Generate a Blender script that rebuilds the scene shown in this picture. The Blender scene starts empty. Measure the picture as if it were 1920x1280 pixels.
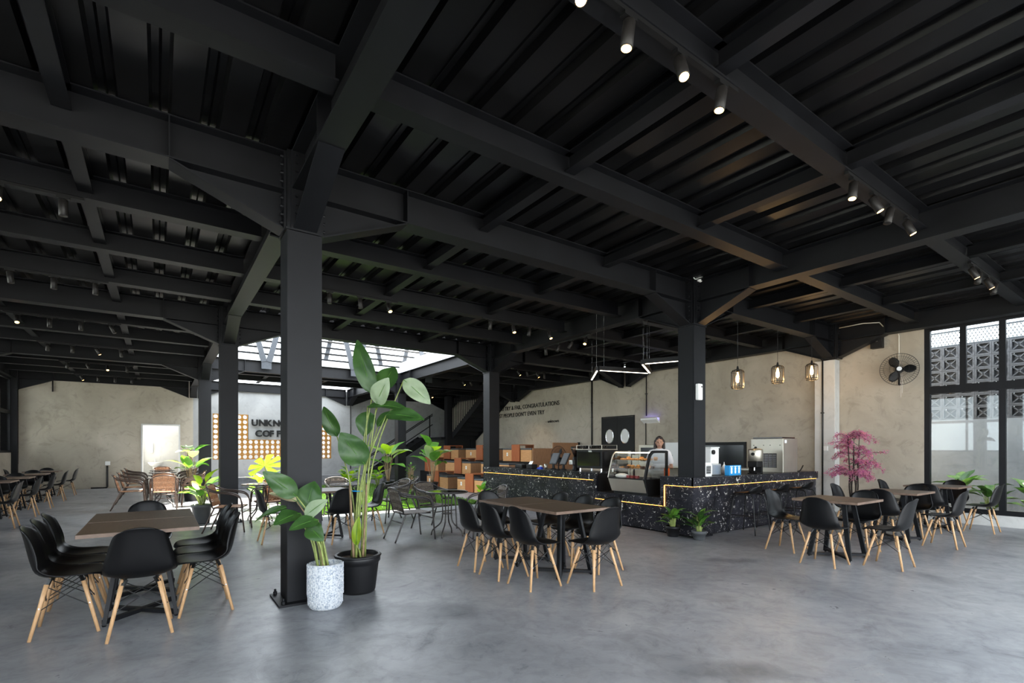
import bpy, bmesh, math, random
from mathutils import Vector, Matrix
random.seed(7)
R = math.radians
SC = bpy.context.scene
COL = SC.collection
# ------------------------------------------------------------------ camera
F, HX, HY, H = 941.0, 960.0, 842.0, 1.39        # pixels (1920x1280 frame), eye height in metres
CA, SA = .8177, .5756
cam = bpy.data.objects.new('camera', bpy.data.cameras.new('camera'))
COL.objects.link(cam)
cam.location = (0, 0, H)
cam.rotation_euler = (R(90), 0, -math.atan2(SA, CA))
cam.data.sensor_width = 36
cam.data.lens = F / 1920 * 36
cam.data.shift_y = (HY - 640) / 1920
cam.data.clip_end = 300
SC.camera = cam
# ------------------------------------------------------------------ sky, sun, exposure
world = bpy.data.worlds.new('world'); SC.world = world
world.use_nodes = True
bg = world.node_tree.nodes['Background']
bg.inputs[0].default_value = (.86, .93, 1, 1)
bg.inputs[1].default_value = 4.6
sun = bpy.data.objects.new('sun', bpy.data.lights.new('sun', 'SUN'))
COL.objects.link(sun)
sun.data.energy = 26
sun.data.angle = R(.6)
sun.data.color = (1, .93, .82)
sun.rotation_euler = Vector((-.47, -.15, -1)).to_track_quat('-Z', 'Y').to_euler()
sun.location = (10, 10, 20)
SC.view_settings.view_transform = 'Standard'
SC.view_settings.look = 'None'
SC.view_settings.gamma = 1
SC.view_settings.use_curve_mapping = False
SC.view_settings.exposure = .70

# ------------------------------------------------------------------ pixel helpers (a pixel gives a direction)
def ray(x, y):
    a = (x - HX) / F
    return Vector((CA * a + SA, -SA * a + CA, (HY - y) / F))
def on_x(x, y, X):
    r = ray(x, y); v = r * (X / r.x); v.z += H; return v
def on_y(x, y, Y):
    r = ray(x, y); v = r * (Y / r.y); v.z += H; return v
def at_d(x, y, d):
    v = ray(x, y) * d; v.z += H; return v
def yx(x, X): return on_x(x, HY, X).y

# ------------------------------------------------------------------ materials
def new_mat(name):
    m = bpy.data.materials.new(name); m.use_nodes = True
    nt = m.node_tree
    return m, nt, nt.nodes['Principled BSDF']
def mat(name, col, rough=.5, metal=0, spec=.5, noise=None, bump=None, emit=None, trans=0):
    """plain procedural material; noise=(scale, amount), bump=(scale, strength)"""
    m, nt, p = new_mat(name)
    p.inputs['Base Color'].default_value = (*col, 1)
    p.inputs['Roughness'].default_value = rough
    p.inputs['Metallic'].default_value = metal
    p.inputs['Specular IOR Level'].default_value = spec
    if trans: p.inputs['Transmission Weight'].default_value = trans
    tc = nt.nodes.new('ShaderNodeTexCoord')
    if noise:
        n = nt.nodes.new('ShaderNodeTexNoise'); n.inputs['Scale'].default_value = noise[0]
        n.inputs['Detail'].default_value = 5
        nt.links.new(tc.outputs['Object'], n.inputs['Vector'])
        cr = nt.nodes.new('ShaderNodeValToRGB')
        k = noise[1]
        cr.color_ramp.elements[0].color = (*[c * (1 - k) for c in col], 1)
        cr.color_ramp.elements[1].color = (*[min(1, c * (1 + k)) for c in col], 1)
        cr.color_ramp.elements[0].position = .3; cr.color_ramp.elements[1].position = .7
        nt.links.new(n.outputs['Fac'], cr.inputs['Fac'])
        nt.links.new(cr.outputs['Color'], p.inputs['Base Color'])
    if bump:
        n = nt.nodes.new('ShaderNodeTexNoise'); n.inputs['Scale'].default_value = bump[0]
        nt.links.new(tc.outputs['Object'], n.inputs['Vector'])
        b = nt.nodes.new('ShaderNodeBump'); b.inputs['Strength'].default_value = bump[1]
        b.inputs['Distance'].default_value = .02
        nt.links.new(n.outputs['Fac'], b.inputs['Height']); nt.links.new(b.outputs['Normal'], p.inputs['Normal'])
    if emit:
        p.inputs['Emission Color'].default_value = (*emit[0], 1)
        p.inputs['Emission Strength'].default_value = emit[1]
    return m
def ramp(nt, src, stops):
    cr = nt.nodes.new('ShaderNodeValToRGB')
    e = cr.color_ramp.elements
    while len(e) < len(stops): e.new(.5)
    for i, (pos, c) in enumerate(stops):
        e[i].position = pos; e[i].color = (*c, 1) if len(c) == 3 else c
    nt.links.new(src, cr.inputs['Fac'])
    return cr.outputs['Color']
def texnoise(nt, vec, scale, detail=4, rough=.55, dist=0):
    n = nt.nodes.new('ShaderNodeTexNoise')
    n.inputs['Scale'].default_value = scale; n.inputs['Detail'].default_value = detail
    n.inputs['Roughness'].default_value = rough; n.inputs['Distortion'].default_value = dist
    nt.links.new(vec, n.inputs['Vector'])
    return n.outputs['Fac']
def mixc(nt, fac, a, b, mode='MIX'):
    n = nt.nodes.new('ShaderNodeMixRGB'); n.blend_type = mode
    for i, v in zip((0, 1, 2), (fac, a, b)):
        if isinstance(v, (int, float)): n.inputs[i].default_value = v
        elif isinstance(v, tuple): n.inputs[i].default_value = (*v, 1)
        else: nt.links.new(v, n.inputs[i])
    return n.outputs[0]
def plaster(name, a, b, c, streak=.5, rough=.85):
    m, nt, p = new_mat(name)
    tc = nt.nodes.new('ShaderNodeTexCoord').outputs['Object']
    n1 = texnoise(nt, tc, .9, 6, .6, .6)
    base = ramp(nt, n1, [(.3, a), (.5, b), (.72, c)])
    n2 = texnoise(nt, tc, 2.6, 8, .7, 1.6)
    st = ramp(nt, n2, [(.36, (.66, .66, .64)), (.47, (1, 1, 1)), (.62, (1, 1, 1)), (.78, (1.12, 1.1, 1.05))])
    col = mixc(nt, streak, base, st, 'MULTIPLY')
    nt.links.new(col, p.inputs['Base Color'])
    p.inputs['Roughness'].default_value = rough
    b2 = nt.nodes.new('ShaderNodeBump'); b2.inputs['Strength'].default_value = .12; b2.inputs['Distance'].default_value = .02
    nt.links.new(n2, b2.inputs['Height']); nt.links.new(b2.outputs['Normal'], p.inputs['Normal'])
    return m
def floor_mat():
    m, nt, p = new_mat('polished_concrete')
    tc = nt.nodes.new('ShaderNodeTexCoord').outputs['Object']
    n1 = texnoise(nt, tc, .55, 8, .62, .5)
    base = ramp(nt, n1, [(.3, (.168, .174, .188)), (.5, (.240, .247, .262)), (.7, (.322, .327, .333))])
    n2 = texnoise(nt, tc, 2.4, 10, .72, 1.2)
    st = ramp(nt, n2, [(.30, (.42, .43, .45)), (.40, (.86, .86, .87)), (.52, (1, 1, 1)), (.74, (1.18, 1.17, 1.15))])
    col = mixc(nt, .8, base, st, 'MULTIPLY')
    n3 = texnoise(nt, tc, .8, 3, .5, .3)
    sp = ramp(nt, n3, [(.585, (1, 1, 1)), (.66, (.52, .53, .55))])
    n4 = texnoise(nt, tc, 9, 4, .6, .8)
    sp2 = ramp(nt, n4, [(.42, (.75, .75, .76)), (.5, (1, 1, 1))])
    col = mixc(nt, .8, col, sp, 'MULTIPLY')
    col = mixc(nt, .5, col, sp2, 'MULTIPLY')
    nt.links.new(col, p.inputs['Base Color'])
    rr = ramp(nt, n2, [(.3, (.42,) * 3), (.7, (.26,) * 3)])
    nt.links.new(rr, p.inputs['Roughness'])
    b = nt.nodes.new('ShaderNodeBump'); b.inputs['Strength'].default_value = .10; b.inputs['Distance'].default_value = .03
    nt.links.new(n2, b.inputs['Height']); nt.links.new(b.outputs['Normal'], p.inputs['Normal'])
    return m
def marble_mat():
    m, nt, p = new_mat('black_marble')
    tc = nt.nodes.new('ShaderNodeTexCoord').outputs['Object']
    warp = nt.nodes.new('ShaderNodeTexNoise'); warp.inputs['Scale'].default_value = 7
    nt.links.new(tc, warp.inputs['Vector'])
    add = nt.nodes.new('ShaderNodeVectorMath'); add.operation = 'MULTIPLY_ADD'
    nt.links.new(warp.outputs['Color'], add.inputs[0]); add.inputs[1].default_value = (.22, .22, .22); nt.links.new(tc, add.inputs[2])
    n1 = texnoise(nt, add.outputs[0], 22, 3, .6, .8)
    fleck = ramp(nt, n1, [(.615, (0, 0, 0)), (.655, (1, 1, 1))])
    n2 = texnoise(nt, tc, 4, 4, .6, 1)
    msk = ramp(nt, n2, [(.36, (.2,) * 3), (.56, (1, 1, 1))])
    f = mixc(nt, 1.0, fleck, msk, 'MULTIPLY')
    n3 = texnoise(nt, tc, 3, 6, .6, .5)
    base = ramp(nt, n3, [(.35, (.006, .006, .008)), (.7, (.028, .028, .036))])
    col = mixc(nt, f, base, (.62, .60, .56))
    nt.links.new(col, p.inputs['Base Color'])
    p.inputs['Roughness'].default_value = .3; p.inputs['Specular IOR Level'].default_value = .14
    return m
def wood_mat(name, a, b, scale=6, axis='Z', rough=.5, stretch=14):
    m, nt, p = new_mat(name)
    tc = nt.nodes.new('ShaderNodeTexCoord').outputs['Object']
    mp = nt.nodes.new('ShaderNodeMapping'); nt.links.new(tc, mp.inputs['Vector'])
    sc = {'X': (1, stretch, stretch), 'Y': (stretch, 1, stretch), 'Z': (stretch, stretch, 1)}[axis]
    mp.inputs['Scale'].default_value = sc
    n = texnoise(nt, mp.outputs[0], scale, 5, .6, .3)
    nt.links.new(ramp(nt, n, [(.3, a), (.7, b)]), p.inputs['Base Color'])
    p.inputs['Roughness'].default_value = rough
    return m
def leaf_mat(name, a, b, thru=.35, rough=.4):
    m, nt, p = new_mat(name)
    tc = nt.nodes.new('ShaderNodeTexCoord').outputs['Object']
    n = texnoise(nt, tc, 6, 4, .6, .4)
    col = ramp(nt, n, [(.3, a), (.7, b)])
    nt.links.new(col, p.inputs['Base Color']); p.inputs['Roughness'].default_value = rough
    tr = nt.nodes.new('ShaderNodeBsdfTranslucent'); nt.links.new(mixc(nt, 1.0, col, (1.5, 1.7, .6), 'MULTIPLY'), tr.inputs['Color'])
    mx = nt.nodes.new('ShaderNodeMixShader'); mx.inputs[0].default_value = thru
    nt.links.new(p.outputs[0], mx.inputs[1]); nt.links.new(tr.outputs[0], mx.inputs[2])
    nt.links.new(mx.outputs[0], nt.nodes['Material Output'].inputs['Surface'])
    return m
def glass_mat(name, tint=(.93, .96, .96), refl=1.0):
    m, nt, p = new_mat(name)
    nt.nodes.remove(p)
    t = nt.nodes.new('ShaderNodeBsdfTransparent'); t.inputs[0].default_value = (*tint, 1)
    g = nt.nodes.new('ShaderNodeBsdfGlossy'); g.inputs['Roughness'].default_value = .02
    fr = nt.nodes.new('ShaderNodeFresnel'); fr.inputs[0].default_value = 1.5
    mu = nt.nodes.new('ShaderNodeMath'); mu.operation = 'MULTIPLY'; mu.inputs[1].default_value = refl
    nt.links.new(fr.outputs[0], mu.inputs[0])
    mx = nt.nodes.new('ShaderNodeMixShader')
    nt.links.new(mu.outputs[0], mx.inputs[0]); nt.links.new(t.outputs[0], mx.inputs[1]); nt.links.new(g.outputs[0], mx.inputs[2])
    nt.links.new(mx.outputs[0], nt.nodes['Material Output'].inputs['Surface'])
    return m
M = {
 'floor': floor_mat(), 'marble': marble_mat(),
 'wall': plaster('beige_plaster', (.345, .305, .240), (.415, .370, .298), (.485, .435, .355)),
 'wall_grey': plaster('grey_plaster', (.26, .265, .265), (.32, .325, .325), (.37, .37, .37), .35),
 'pilaster': plaster('pale_plaster', (.50, .50, .48), (.56, .56, .54), (.62, .62, .60), .3),
 'steel': mat('black_steel', (.0052, .0056, .0072), .5, 0, .26, (3, .25), (5, .05)),
 'deck': mat('black_deck', (.0042, .0042, .0047), .34, .1, .35, (2, .3), (4, .08)),
 'slab': mat('pale_slab', (.62, .63, .63), .8, noise=(3, .12)),
 'galv': mat('galvanised', (.042, .048, .058), .6, 0, noise=(30, .2)),
 'shell': mat('black_shell', (.0032, .0032, .0038), .38, 0, .26, bump=(900, .03)),
 'beech': wood_mat('beech', (.44, .25, .115), (.58, .36, .19), 8, 'Z', .45),
 'wire': mat('black_wire', (.012, .012, .012), .4, .3),
 'chrome': mat('chrome', (.7, .7, .7), .2, 1),
 'ttop': wood_mat('brown_laminate', (.075, .047, .029), (.110, .070, .043), 5, 'Y', .45),
 'tedge': mat('brown_edge', (.16, .105, .075), .5, noise=(20, .2)),
 'rattan': mat('dark_rattan', (.105, .085, .068), .5, noise=(40, .4)),
 'rattan_tan': mat('tan_rattan', (.34, .17, .085), .5, noise=(40, .4)),
 'tube': mat('dark_tube', (.055, .05, .048), .32, .5),
 'tube_copper': mat('copper_brown_tube', (.075, .052, .042), .3, .5),
 'gtop': mat('dark_tempered_glass', (.035, .045, .048), .08, 0, .6),
 'seatwood': wood_mat('oak_slats', (.42, .20, .075), (.60, .33, .14), 5, 'Y', .5, 10),
 'sidewood': wood_mat('walnut_planks', (.26, .125, .06), (.40, .21, .105), 5, 'Z', .5, 10),
 'redwood': wood_mat('red_brown_board', (.25, .066, .020), (.35, .105, .034), 4, 'Z', .45, 8),
 'cushion': mat('charcoal_cushion', (.06, .066, .072), .6, noise=(60, .2)),
 'black': mat('matt_black', (.005, .005, .0055), .5, 0, .3),
 'blackgloss': mat('gloss_black', (.006, .006, .007), .12),
 'inox': mat('stainless', (.50, .47, .40), .40, .9, noise=(2, .12)),
 'white': mat('white_plastic', (.78, .78, .76), .4),
 'pipe': mat('dark_conduit', (.014, .0125, .012), .45, 0, .35),
 'beige': mat('cream_conduit', (.62, .60, .52), .5),
 'yellow': mat('ochre_blocks', (.33, .145, .010), .6, noise=(12, .15)),
 'concrete': mat('grey_concrete', (.17, .17, .18), .9, noise=(8, .25), bump=(30, .2)),
 'outwall': plaster('outer_wall_paint', (.17, .18, .20), (.21, .22, .245), (.25, .26, .28), .3),
 'breeze': mat('breeze_concrete', (.085, .085, .095), .9, noise=(14, .3), bump=(40, .3)),
 'grass': leaf_mat('grass_blades', (.055, .13, .012), (.12, .23, .03), .25, .6),
 'soil': mat('soil', (.09, .06, .04), .95, noise=(30, .5), bump=(50, .5)),
 'ground': mat('outdoor_ground', (.34, .34, .31), .9, noise=(.6, .2)),
 'leaf': leaf_mat('deep_leaf', (.022, .066, .014), (.05, .118, .026), .16),
 'leaf_mid': leaf_mat('mid_leaf', (.07, .19, .03), (.13, .30, .05), .35),
 'leaf_pale': leaf_mat('pale_leaf_underside', (.22, .29, .18), (.34, .42, .27), .25, .5),
 'leaf_lime': leaf_mat('lime_leaf', (.20, .34, .02), (.36, .48, .04), .45),
 'leaf_dry': leaf_mat('dried_leaf', (.30, .24, .14), (.46, .40, .26), .2, .7),
 'leaf_var': leaf_mat('variegated_leaf', (.02, .10, .02), (.22, .32, .10), .12),
 'stem': mat('green_stem', (.22, .27, .07), .5, noise=(20, .3)),
 'stem_brown': mat('brown_stem', (.22, .15, .08), .7, noise=(20, .3)),
 'bark': mat('dark_bark', (.030, .022, .018), .8, noise=(40, .4)),
 'pot_black': mat('black_pot', (.008, .008, .009), .42, 0, .35),
 'pot_grey': mat('grey_pot', (.07, .075, .08), .55),
 'pink': leaf_mat('pink_petals', (.42, .10, .22), (.78, .36, .50), .3, .6),
 'magenta': leaf_mat('magenta_petals', (.38, .07, .26), (.66, .24, .50), .3, .6),
 'glass': glass_mat('window_glass'), 'caseglass': glass_mat('case_glass', (.97, .985, .985), .35), 'turf': mat('turf_bed', (.05, .095, .018), .95, noise=(25, .4), bump=(60, .5)),
 'lampglow': mat('warm_lamp', (1, .8, .5), .5, emit=((1, .50, .13), 14)),
 'bulb': mat('warm_bulb', (1, .8, .5), .5, emit=((1, .5, .12), 16)),
 'led': mat('amber_led', (1, .7, .3), .5, emit=((1, .40, .06), 3.2)),
 'ledwhite': mat('white_led', (1, .95, .85), .5, emit=((1, .86, .68), 5)),
 'uv': mat('violet_tube', (.4, .35, 1), .5, emit=((.25, .2, 1), 7)),
 'screen': mat('dark_screen', (.012, .013, .016), .15),
 'skin': mat('skin', (.42, .235, .16), .55), 'hair': mat('dark_hair', (.022, .014, .012), .45),
 'tee': mat('white_shirt', (.72, .72, .74), .8), 'trouser': mat('beige_trousers', (.42, .39, .34), .85),
 'apron': mat('orange_cloth', (.75, .13, .02), .8),
 'bread': mat('baked_bread', (.50, .22, .06), .7, noise=(30, .5)), 'choc': mat('dark_cake', (.09, .035, .02), .6, noise=(30, .5)),
 'berry': mat('red_jam_cake', (.28, .03, .03), .5, noise=(30, .5)), 'cream': mat('white_cloth', (.75, .73, .68), .8, bump=(30, .3)),
 'blue': mat('blue_card', (.01, .27, .62), .45), 'paper': mat('white_print', (.85, .88, .9), .6), 'red': mat('red_plastic', (.62, .02, .02), .4),
 'navy': mat('blue_plastic', (.02, .06, .45), .4),
 'clear': glass_mat('clear_plastic', (.86, .88, .88), 1.5),
 'plate': mat('brushed_plate', (.55, .55, .55), .35, .8),
}
def white_pot_mat():
    m, nt, p = new_mat('speckled_white_pot')
    tc = nt.nodes.new('ShaderNodeTexCoord').outputs['Object']
    n = texnoise(nt, tc, 70, 2, .6)
    nt.links.new(ramp(nt, n, [(.36, (.20, .24, .30)), (.45, (.42, .45, .49)), (.62, (.56, .57, .58))]), p.inputs['Base Color'])
    p.inputs['Roughness'].default_value = .6
    return m
M['pot_white'] = white_pot_mat()

# ------------------------------------------------------------------ mesh helpers
def nb(): return bmesh.new()
def box(bm, x0, x1, y0, y1, z0, z1):
    v = [bm.verts.new((x, y, z)) for x in (x0, x1) for y in (y0, y1) for z in (z0, z1)]
    for f in ((0, 1, 3, 2), (4, 6, 7, 5), (0, 4, 5, 1), (2, 3, 7, 6), (0, 2, 6, 4), (1, 5, 7, 3)):
        bm.faces.new([v[i] for i in f])
    return bm
def frame_of(p, q):
    d = (Vector(q) - Vector(p)); L = d.length; d.normalize()
    up = Vector((0, 0, 1)) if abs(d.z) < .95 else Vector((1, 0, 0))
    s = d.cross(up).normalized(); u = s.cross(d).normalized()
    return d, s, u, L
def bar(bm, p, q, w, h):
    """rectangular bar from p to q: w across, h in the upright direction"""
    d, s, u, L = frame_of(p, q); p = Vector(p); q = Vector(q)
    v = [bm.verts.new(b + s * (w / 2 * i) + u * (h / 2 * j)) for b in (p, q) for i, j in ((-1, -1), (1, -1), (1, 1), (-1, 1))]
    for f in ((3, 2, 1, 0), (4, 5, 6, 7), (0, 1, 5, 4), (1, 2, 6, 5), (2, 3, 7, 6), (3, 0, 4, 7)):
        bm.faces.new([v[i] for i in f])
    return bm
def tube(bm, pts, r, n=8, closed=False, r2=None):
    pts = [Vector(p) for p in pts]; m = len(pts); rings = []
    prev = None
    for i, p in enumerate(pts):
        if closed: t = pts[(i + 1) % m] - pts[i - 1]
        else: t = pts[min(i + 1, m - 1)] - pts[max(i - 1, 0)]
        t.normalize()
        if prev is None:
            a = Vector((0, 0, 1)) if abs(t.z) < .9 else Vector((1, 0, 0))
            s = t.cross(a).normalized()
        else:
            s = (prev - t * prev.dot(t)).normalized()
        prev = s; u = t.cross(s)
        rr = r if r2 is None else r + (r2 - r) * i / (m - 1)
        rings.append([bm.verts.new(p + (s * math.cos(2 * math.pi * k / n) + u * math.sin(2 * math.pi * k / n)) * rr) for k in range(n)])
    for i in range(m if closed else m - 1):
        a, b = rings[i], rings[(i + 1) % m]
        for k in range(n):
            bm.faces.new((a[k], a[(k + 1) % n], b[(k + 1) % n], b[k]))
    if not closed:
        bm.faces.new(rings[0][::-1]); bm.faces.new(rings[-1])
    return bm
def lathe(bm, prof, n=24, c=(0, 0, 0), cap=True):
    rings = [[bm.verts.new((c[0] + r * math.cos(2 * math.pi * k / n), c[1] + r * math.sin(2 * math.pi * k / n), c[2] + z)) for k in range(n)] for r, z in prof]
    for a, b in zip(rings, rings[1:]):
        for k in range(n): bm.faces.new((a[k], a[(k + 1) % n], b[(k + 1) % n], b[k]))
    if cap:
        bm.faces.new(rings[0][::-1]); bm.faces.new(rings[-1])
    return bm
def prism(bm, poly, axis, a0, a1):
    """polygon (2D) extruded along axis from a0 to a1; 'x': (y,z), 'y': (x,z), 'z': (x,y)"""
    def P(p, a): return {'x': (a, p[0], p[1]), 'y': (p[0], a, p[1]), 'z': (p[0], p[1], a)}[axis]
    A = [bm.verts.new(P(p, a0)) for p in poly]; B = [bm.verts.new(P(p, a1)) for p in poly]
    n = len(poly)
    for i in range(n): bm.faces.new((A[i], A[(i + 1) % n], B[(i + 1) % n], B[i]))
    bm.faces.new(A[::-1]); bm.faces.new(B)
    return bm
def blob(bm, c, r, seg=12, rings=8):
    mt = Matrix.Translation(Vector(c)) @ Matrix.Diagonal((*r, 1)) if not isinstance(r, (int, float)) else Matrix.Translation(Vector(c)) @ Matrix.Scale(r, 4)
    bmesh.ops.create_uvsphere(bm, u_segments=seg, v_segments=rings, radius=1, matrix=mt)
    return bm
def smooth_pts(pts, n=4):
    """Catmull-Rom through points"""
    pts = [Vector(p) for p in pts]; out = []
    for i in range(len(pts) - 1):
        p0 = pts[max(i - 1, 0)]; p1 = pts[i]; p2 = pts[i + 1]; p3 = pts[min(i + 2, len(pts) - 1)]
        for k in range(n):
            t = k / n
            out.append(.5 * ((2 * p1) + (p2 - p0) * t + (2 * p0 - 5 * p1 + 4 * p2 - p3) * t * t + (3 * p1 - p0 - 3 * p2 + p3) * t ** 3))
    out.append(pts[-1]); return out
def obj(name, bm, m, parent=None, loc=(0, 0, 0), rot=(0, 0, 0), smooth=False, bevel=0, kind=None, label=None):
    bmesh.ops.recalc_face_normals(bm, faces=bm.faces)
    me = bpy.data.meshes.new(name); bm.to_mesh(me); bm.free()
    ms = m if isinstance(m, (list, tuple)) else [m]
    for k in ms: me.materials.append(M[k] if isinstance(k, str) else k)
    if smooth:
        for p in me.polygons: p.use_smooth = True
    o = bpy.data.objects.new(name, me); COL.objects.link(o)
    o.location = loc; o.rotation_euler = rot
    if parent: o.parent = parent
    if bevel:
        b = o.modifiers.new('bevel', 'BEVEL'); b.width = bevel; b.segments = 2; b.limit_method = 'ANGLE'
    if kind: o['kind'] = kind
    if label: o['label'] = label
    return o
def tag(o, label, cat, group=None):
    o['label'] = label; o['category'] = cat
    if group: o['group'] = group
    return o
def thing(name, label, cat, loc=(0, 0, 0), rotz=0, group=None):
    o = bpy.data.objects.new(name, None); COL.objects.link(o)
    o.empty_display_size = .1
    o.location = loc; o.rotation_euler = (0, 0, rotz)
    return tag(o, label, cat, group)
def struct(name, bm, m, label, cat='wall', **k):
    o = obj(name, bm, m, **k); o['kind'] = 'structure'; tag(o, label, cat); return o
def sempty(name, label, cat):
    o = thing(name, label, cat); o['kind'] = 'structure'; return o
def inst(src, parent, loc=(0, 0, 0), rot=(0, 0, 0), scale=None, name=None):
    o = src.copy(); COL.objects.link(o); o.parent = parent; o.location = loc; o.rotation_euler = rot
    if scale: o.scale = scale
    return o
def dup(root, loc, rotz, label, group=None):
    r = root.copy(); COL.objects.link(r); r.location = loc; r.rotation_euler = (0, 0, rotz); r['label'] = label
    if group: r['group'] = group
    for ch in root.children:
        if ch.get('skip_copy'): continue
        c = ch.copy(); COL.objects.link(c); c.parent = r
        for g in ch.children:
            d = g.copy(); COL.objects.link(d); d.parent = c
    return r
def text_mesh(s, size, depth, name, m, parent, matrix, align='LEFT', spacing=1):
    cu = bpy.data.curves.new(name, 'FONT'); cu.body = s; cu.size = size; cu.extrude = depth; cu.align_x = align
    cu.offset = .010 if s[0] in 'IM' and size == 1 else (.014 if len(s) == 1 else 0); cu.space_character = spacing; cu.resolution_u = 3
    t = bpy.data.objects.new(name, cu); COL.objects.link(t)
    me = bpy.data.meshes.new_from_object(t.evaluated_get(bpy.context.evaluated_depsgraph_get()))
    bpy.data.objects.remove(t); bpy.data.curves.remove(cu)
    me.materials.clear(); me.materials.append(M[m])
    o = bpy.data.objects.new(name, me); COL.objects.link(o)
    o.matrix_local = matrix
    if parent: o.parent = parent
    return o
# ================================================================== STRUCTURE
XG = [-3.95, 1.09, 7.07, 12.1]
YG = [-7.02, -1.02, 4.98, 10.98, 16.98, 22.98]
ZT, ZM, ZS, ZC, ZH = 4.08, 3.73, 3.84, 3.92, 3.38       # beam top, main / secondary / cross beam undersides, haunch foot
WX = 12.35                                              # inner face of the right wall
# floor and ground
struct('floor', box(nb(), -4.15, 12.5, -7.2, 24.6, -.12, 0), 'floor', 'polished grey concrete floor with darker stains running through the whole hall', 'floor')
struct('ground_outside', box(nb(), -60, 80, -60, 90, -.3, -.13), 'ground', 'pale ground outside the building', 'ground')
# lawn in the courtyard
LX0, LX1, LY0, LY1 = 2.5, 6.85, 10.95, 19.6
struct('lawn_bed', box(nb(), LX0, LX1, LY0, LY1, 0, .025), 'turf', 'green turf bed under the courtyard lawn', 'bed')
bm = nb()
for i in range(30000):
    x = random.uniform(LX0, LX1); y = LY0 + (LY1 - LY0) * random.random() ** 1.5; h = random.uniform(.03, .075); a = random.uniform(0, 6.28)
    dx, dy = math.cos(a) * .009, math.sin(a) * .009; lx, ly = random.uniform(-.03, .03), random.uniform(-.03, .03)
    bm.faces.new((bm.verts.new((x - dx, y - dy, .024)), bm.verts.new((x + dx, y + dy, .024)), bm.verts.new((x + lx, y + ly, .024 + h))))
g = obj('lawn_grass', bm, 'grass', kind='stuff'); tag(g, 'short bright green grass of the courtyard lawn behind the big column', 'grass')
struct('trim_1', box(nb(), 2.2, 7.6, 20.0, 20.6, 0, .38), 'concrete', 'low grey concrete ledge at the back of the courtyard lawn', 'ledge', bevel=.01)

# ---- walls
bm = nb()
box(bm, WX, WX + .2, 5.2, 23.2, 0, 4.05)
wall_text = struct('wall_right', bm, 'wall', 'long beige plaster wall carrying the painted quote behind the coffee counter')
struct('wall_right_front', box(nb(), WX, WX + .2, 3.42, 5.2, 0, 4.05), 'wall', 'short plaster wall between the pale pilaster and the tall window, with the fan')
struct('trim_2', box(nb(), 12.12, WX, 4.92, 5.34, 0, 3.36), 'pilaster', 'pale plastered pilaster at the end of the coffee counter', 'pilaster', bevel=.01)
# back wall with door opening and opening for the ochre block screen
DX0, DX1, DZ = -.53, .67, 2.33
PX0, PX1, PZ0, PZ1 = 1.74, 6.30, .98, 2.80
PXA, PXB, PZM = 3.0, 5.05, 1.79
bm = nb()
for q in ((-4.15, DX0, 0, 4.0), (DX0, DX1, DZ, 4.0), (DX1, 1.09, 0, 4.0)): box(bm, q[0], q[1], 22.98, 23.18, q[2], q[3])
struct('wall_back', bm, 'wall', 'beige plaster end wall with the bright washbasin doorway, left of the courtyard')
bm = nb()
for q in ((1.09, PX0, 0, 4.0), (PX0, PX1, 0, PZ0), (PX0, PX1, PZ1, 4.0), (PXA, PXB, PZM, PZ1), (PX1, 12.4, 0, 4.0)): box(bm, q[0], q[1], 22.98, 23.18, q[2], q[3])
struct('wall_back_courtyard', bm, 'wall_grey', 'light grey plaster end wall of the courtyard carrying the sign letters')
bm = nb()
box(bm, DX0 - .15, DX0 - .05, 23.18, 24.5, 0, 2.9); box(bm, DX1 + .05, DX1 + .15, 23.18, 24.5, 0, 2.9); box(bm, DX0 - .15, DX1 + .15, 24.5, 24.6, 0, 2.9)
struct('wall_washroom', bm, 'pilaster', 'sunlit pale walls of the washbasin alcove seen through the doorway')
fr = nb()
box(fr, DX0, DX0 + .05, 22.95, 23.2, 0, DZ); box(fr, DX1 - .05, DX1, 22.95, 23.2, 0, DZ); box(fr, DX0 + .05, DX1 - .05, 22.95, 23.2, DZ - .05, DZ)
struct('trim_3', fr, 'pilaster', 'pale frame around the washbasin doorway', 'door frame')
struct('wall_sky_blocker', box(nb(), 1.0, 9.5, 25.6, 25.8, -.13, 3.6), 'wall_grey', 'pale added wall, dimming the sky seen through the round holes of the ochre screen')  # wall added so bright sky doesn't wash out the block screen
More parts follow.
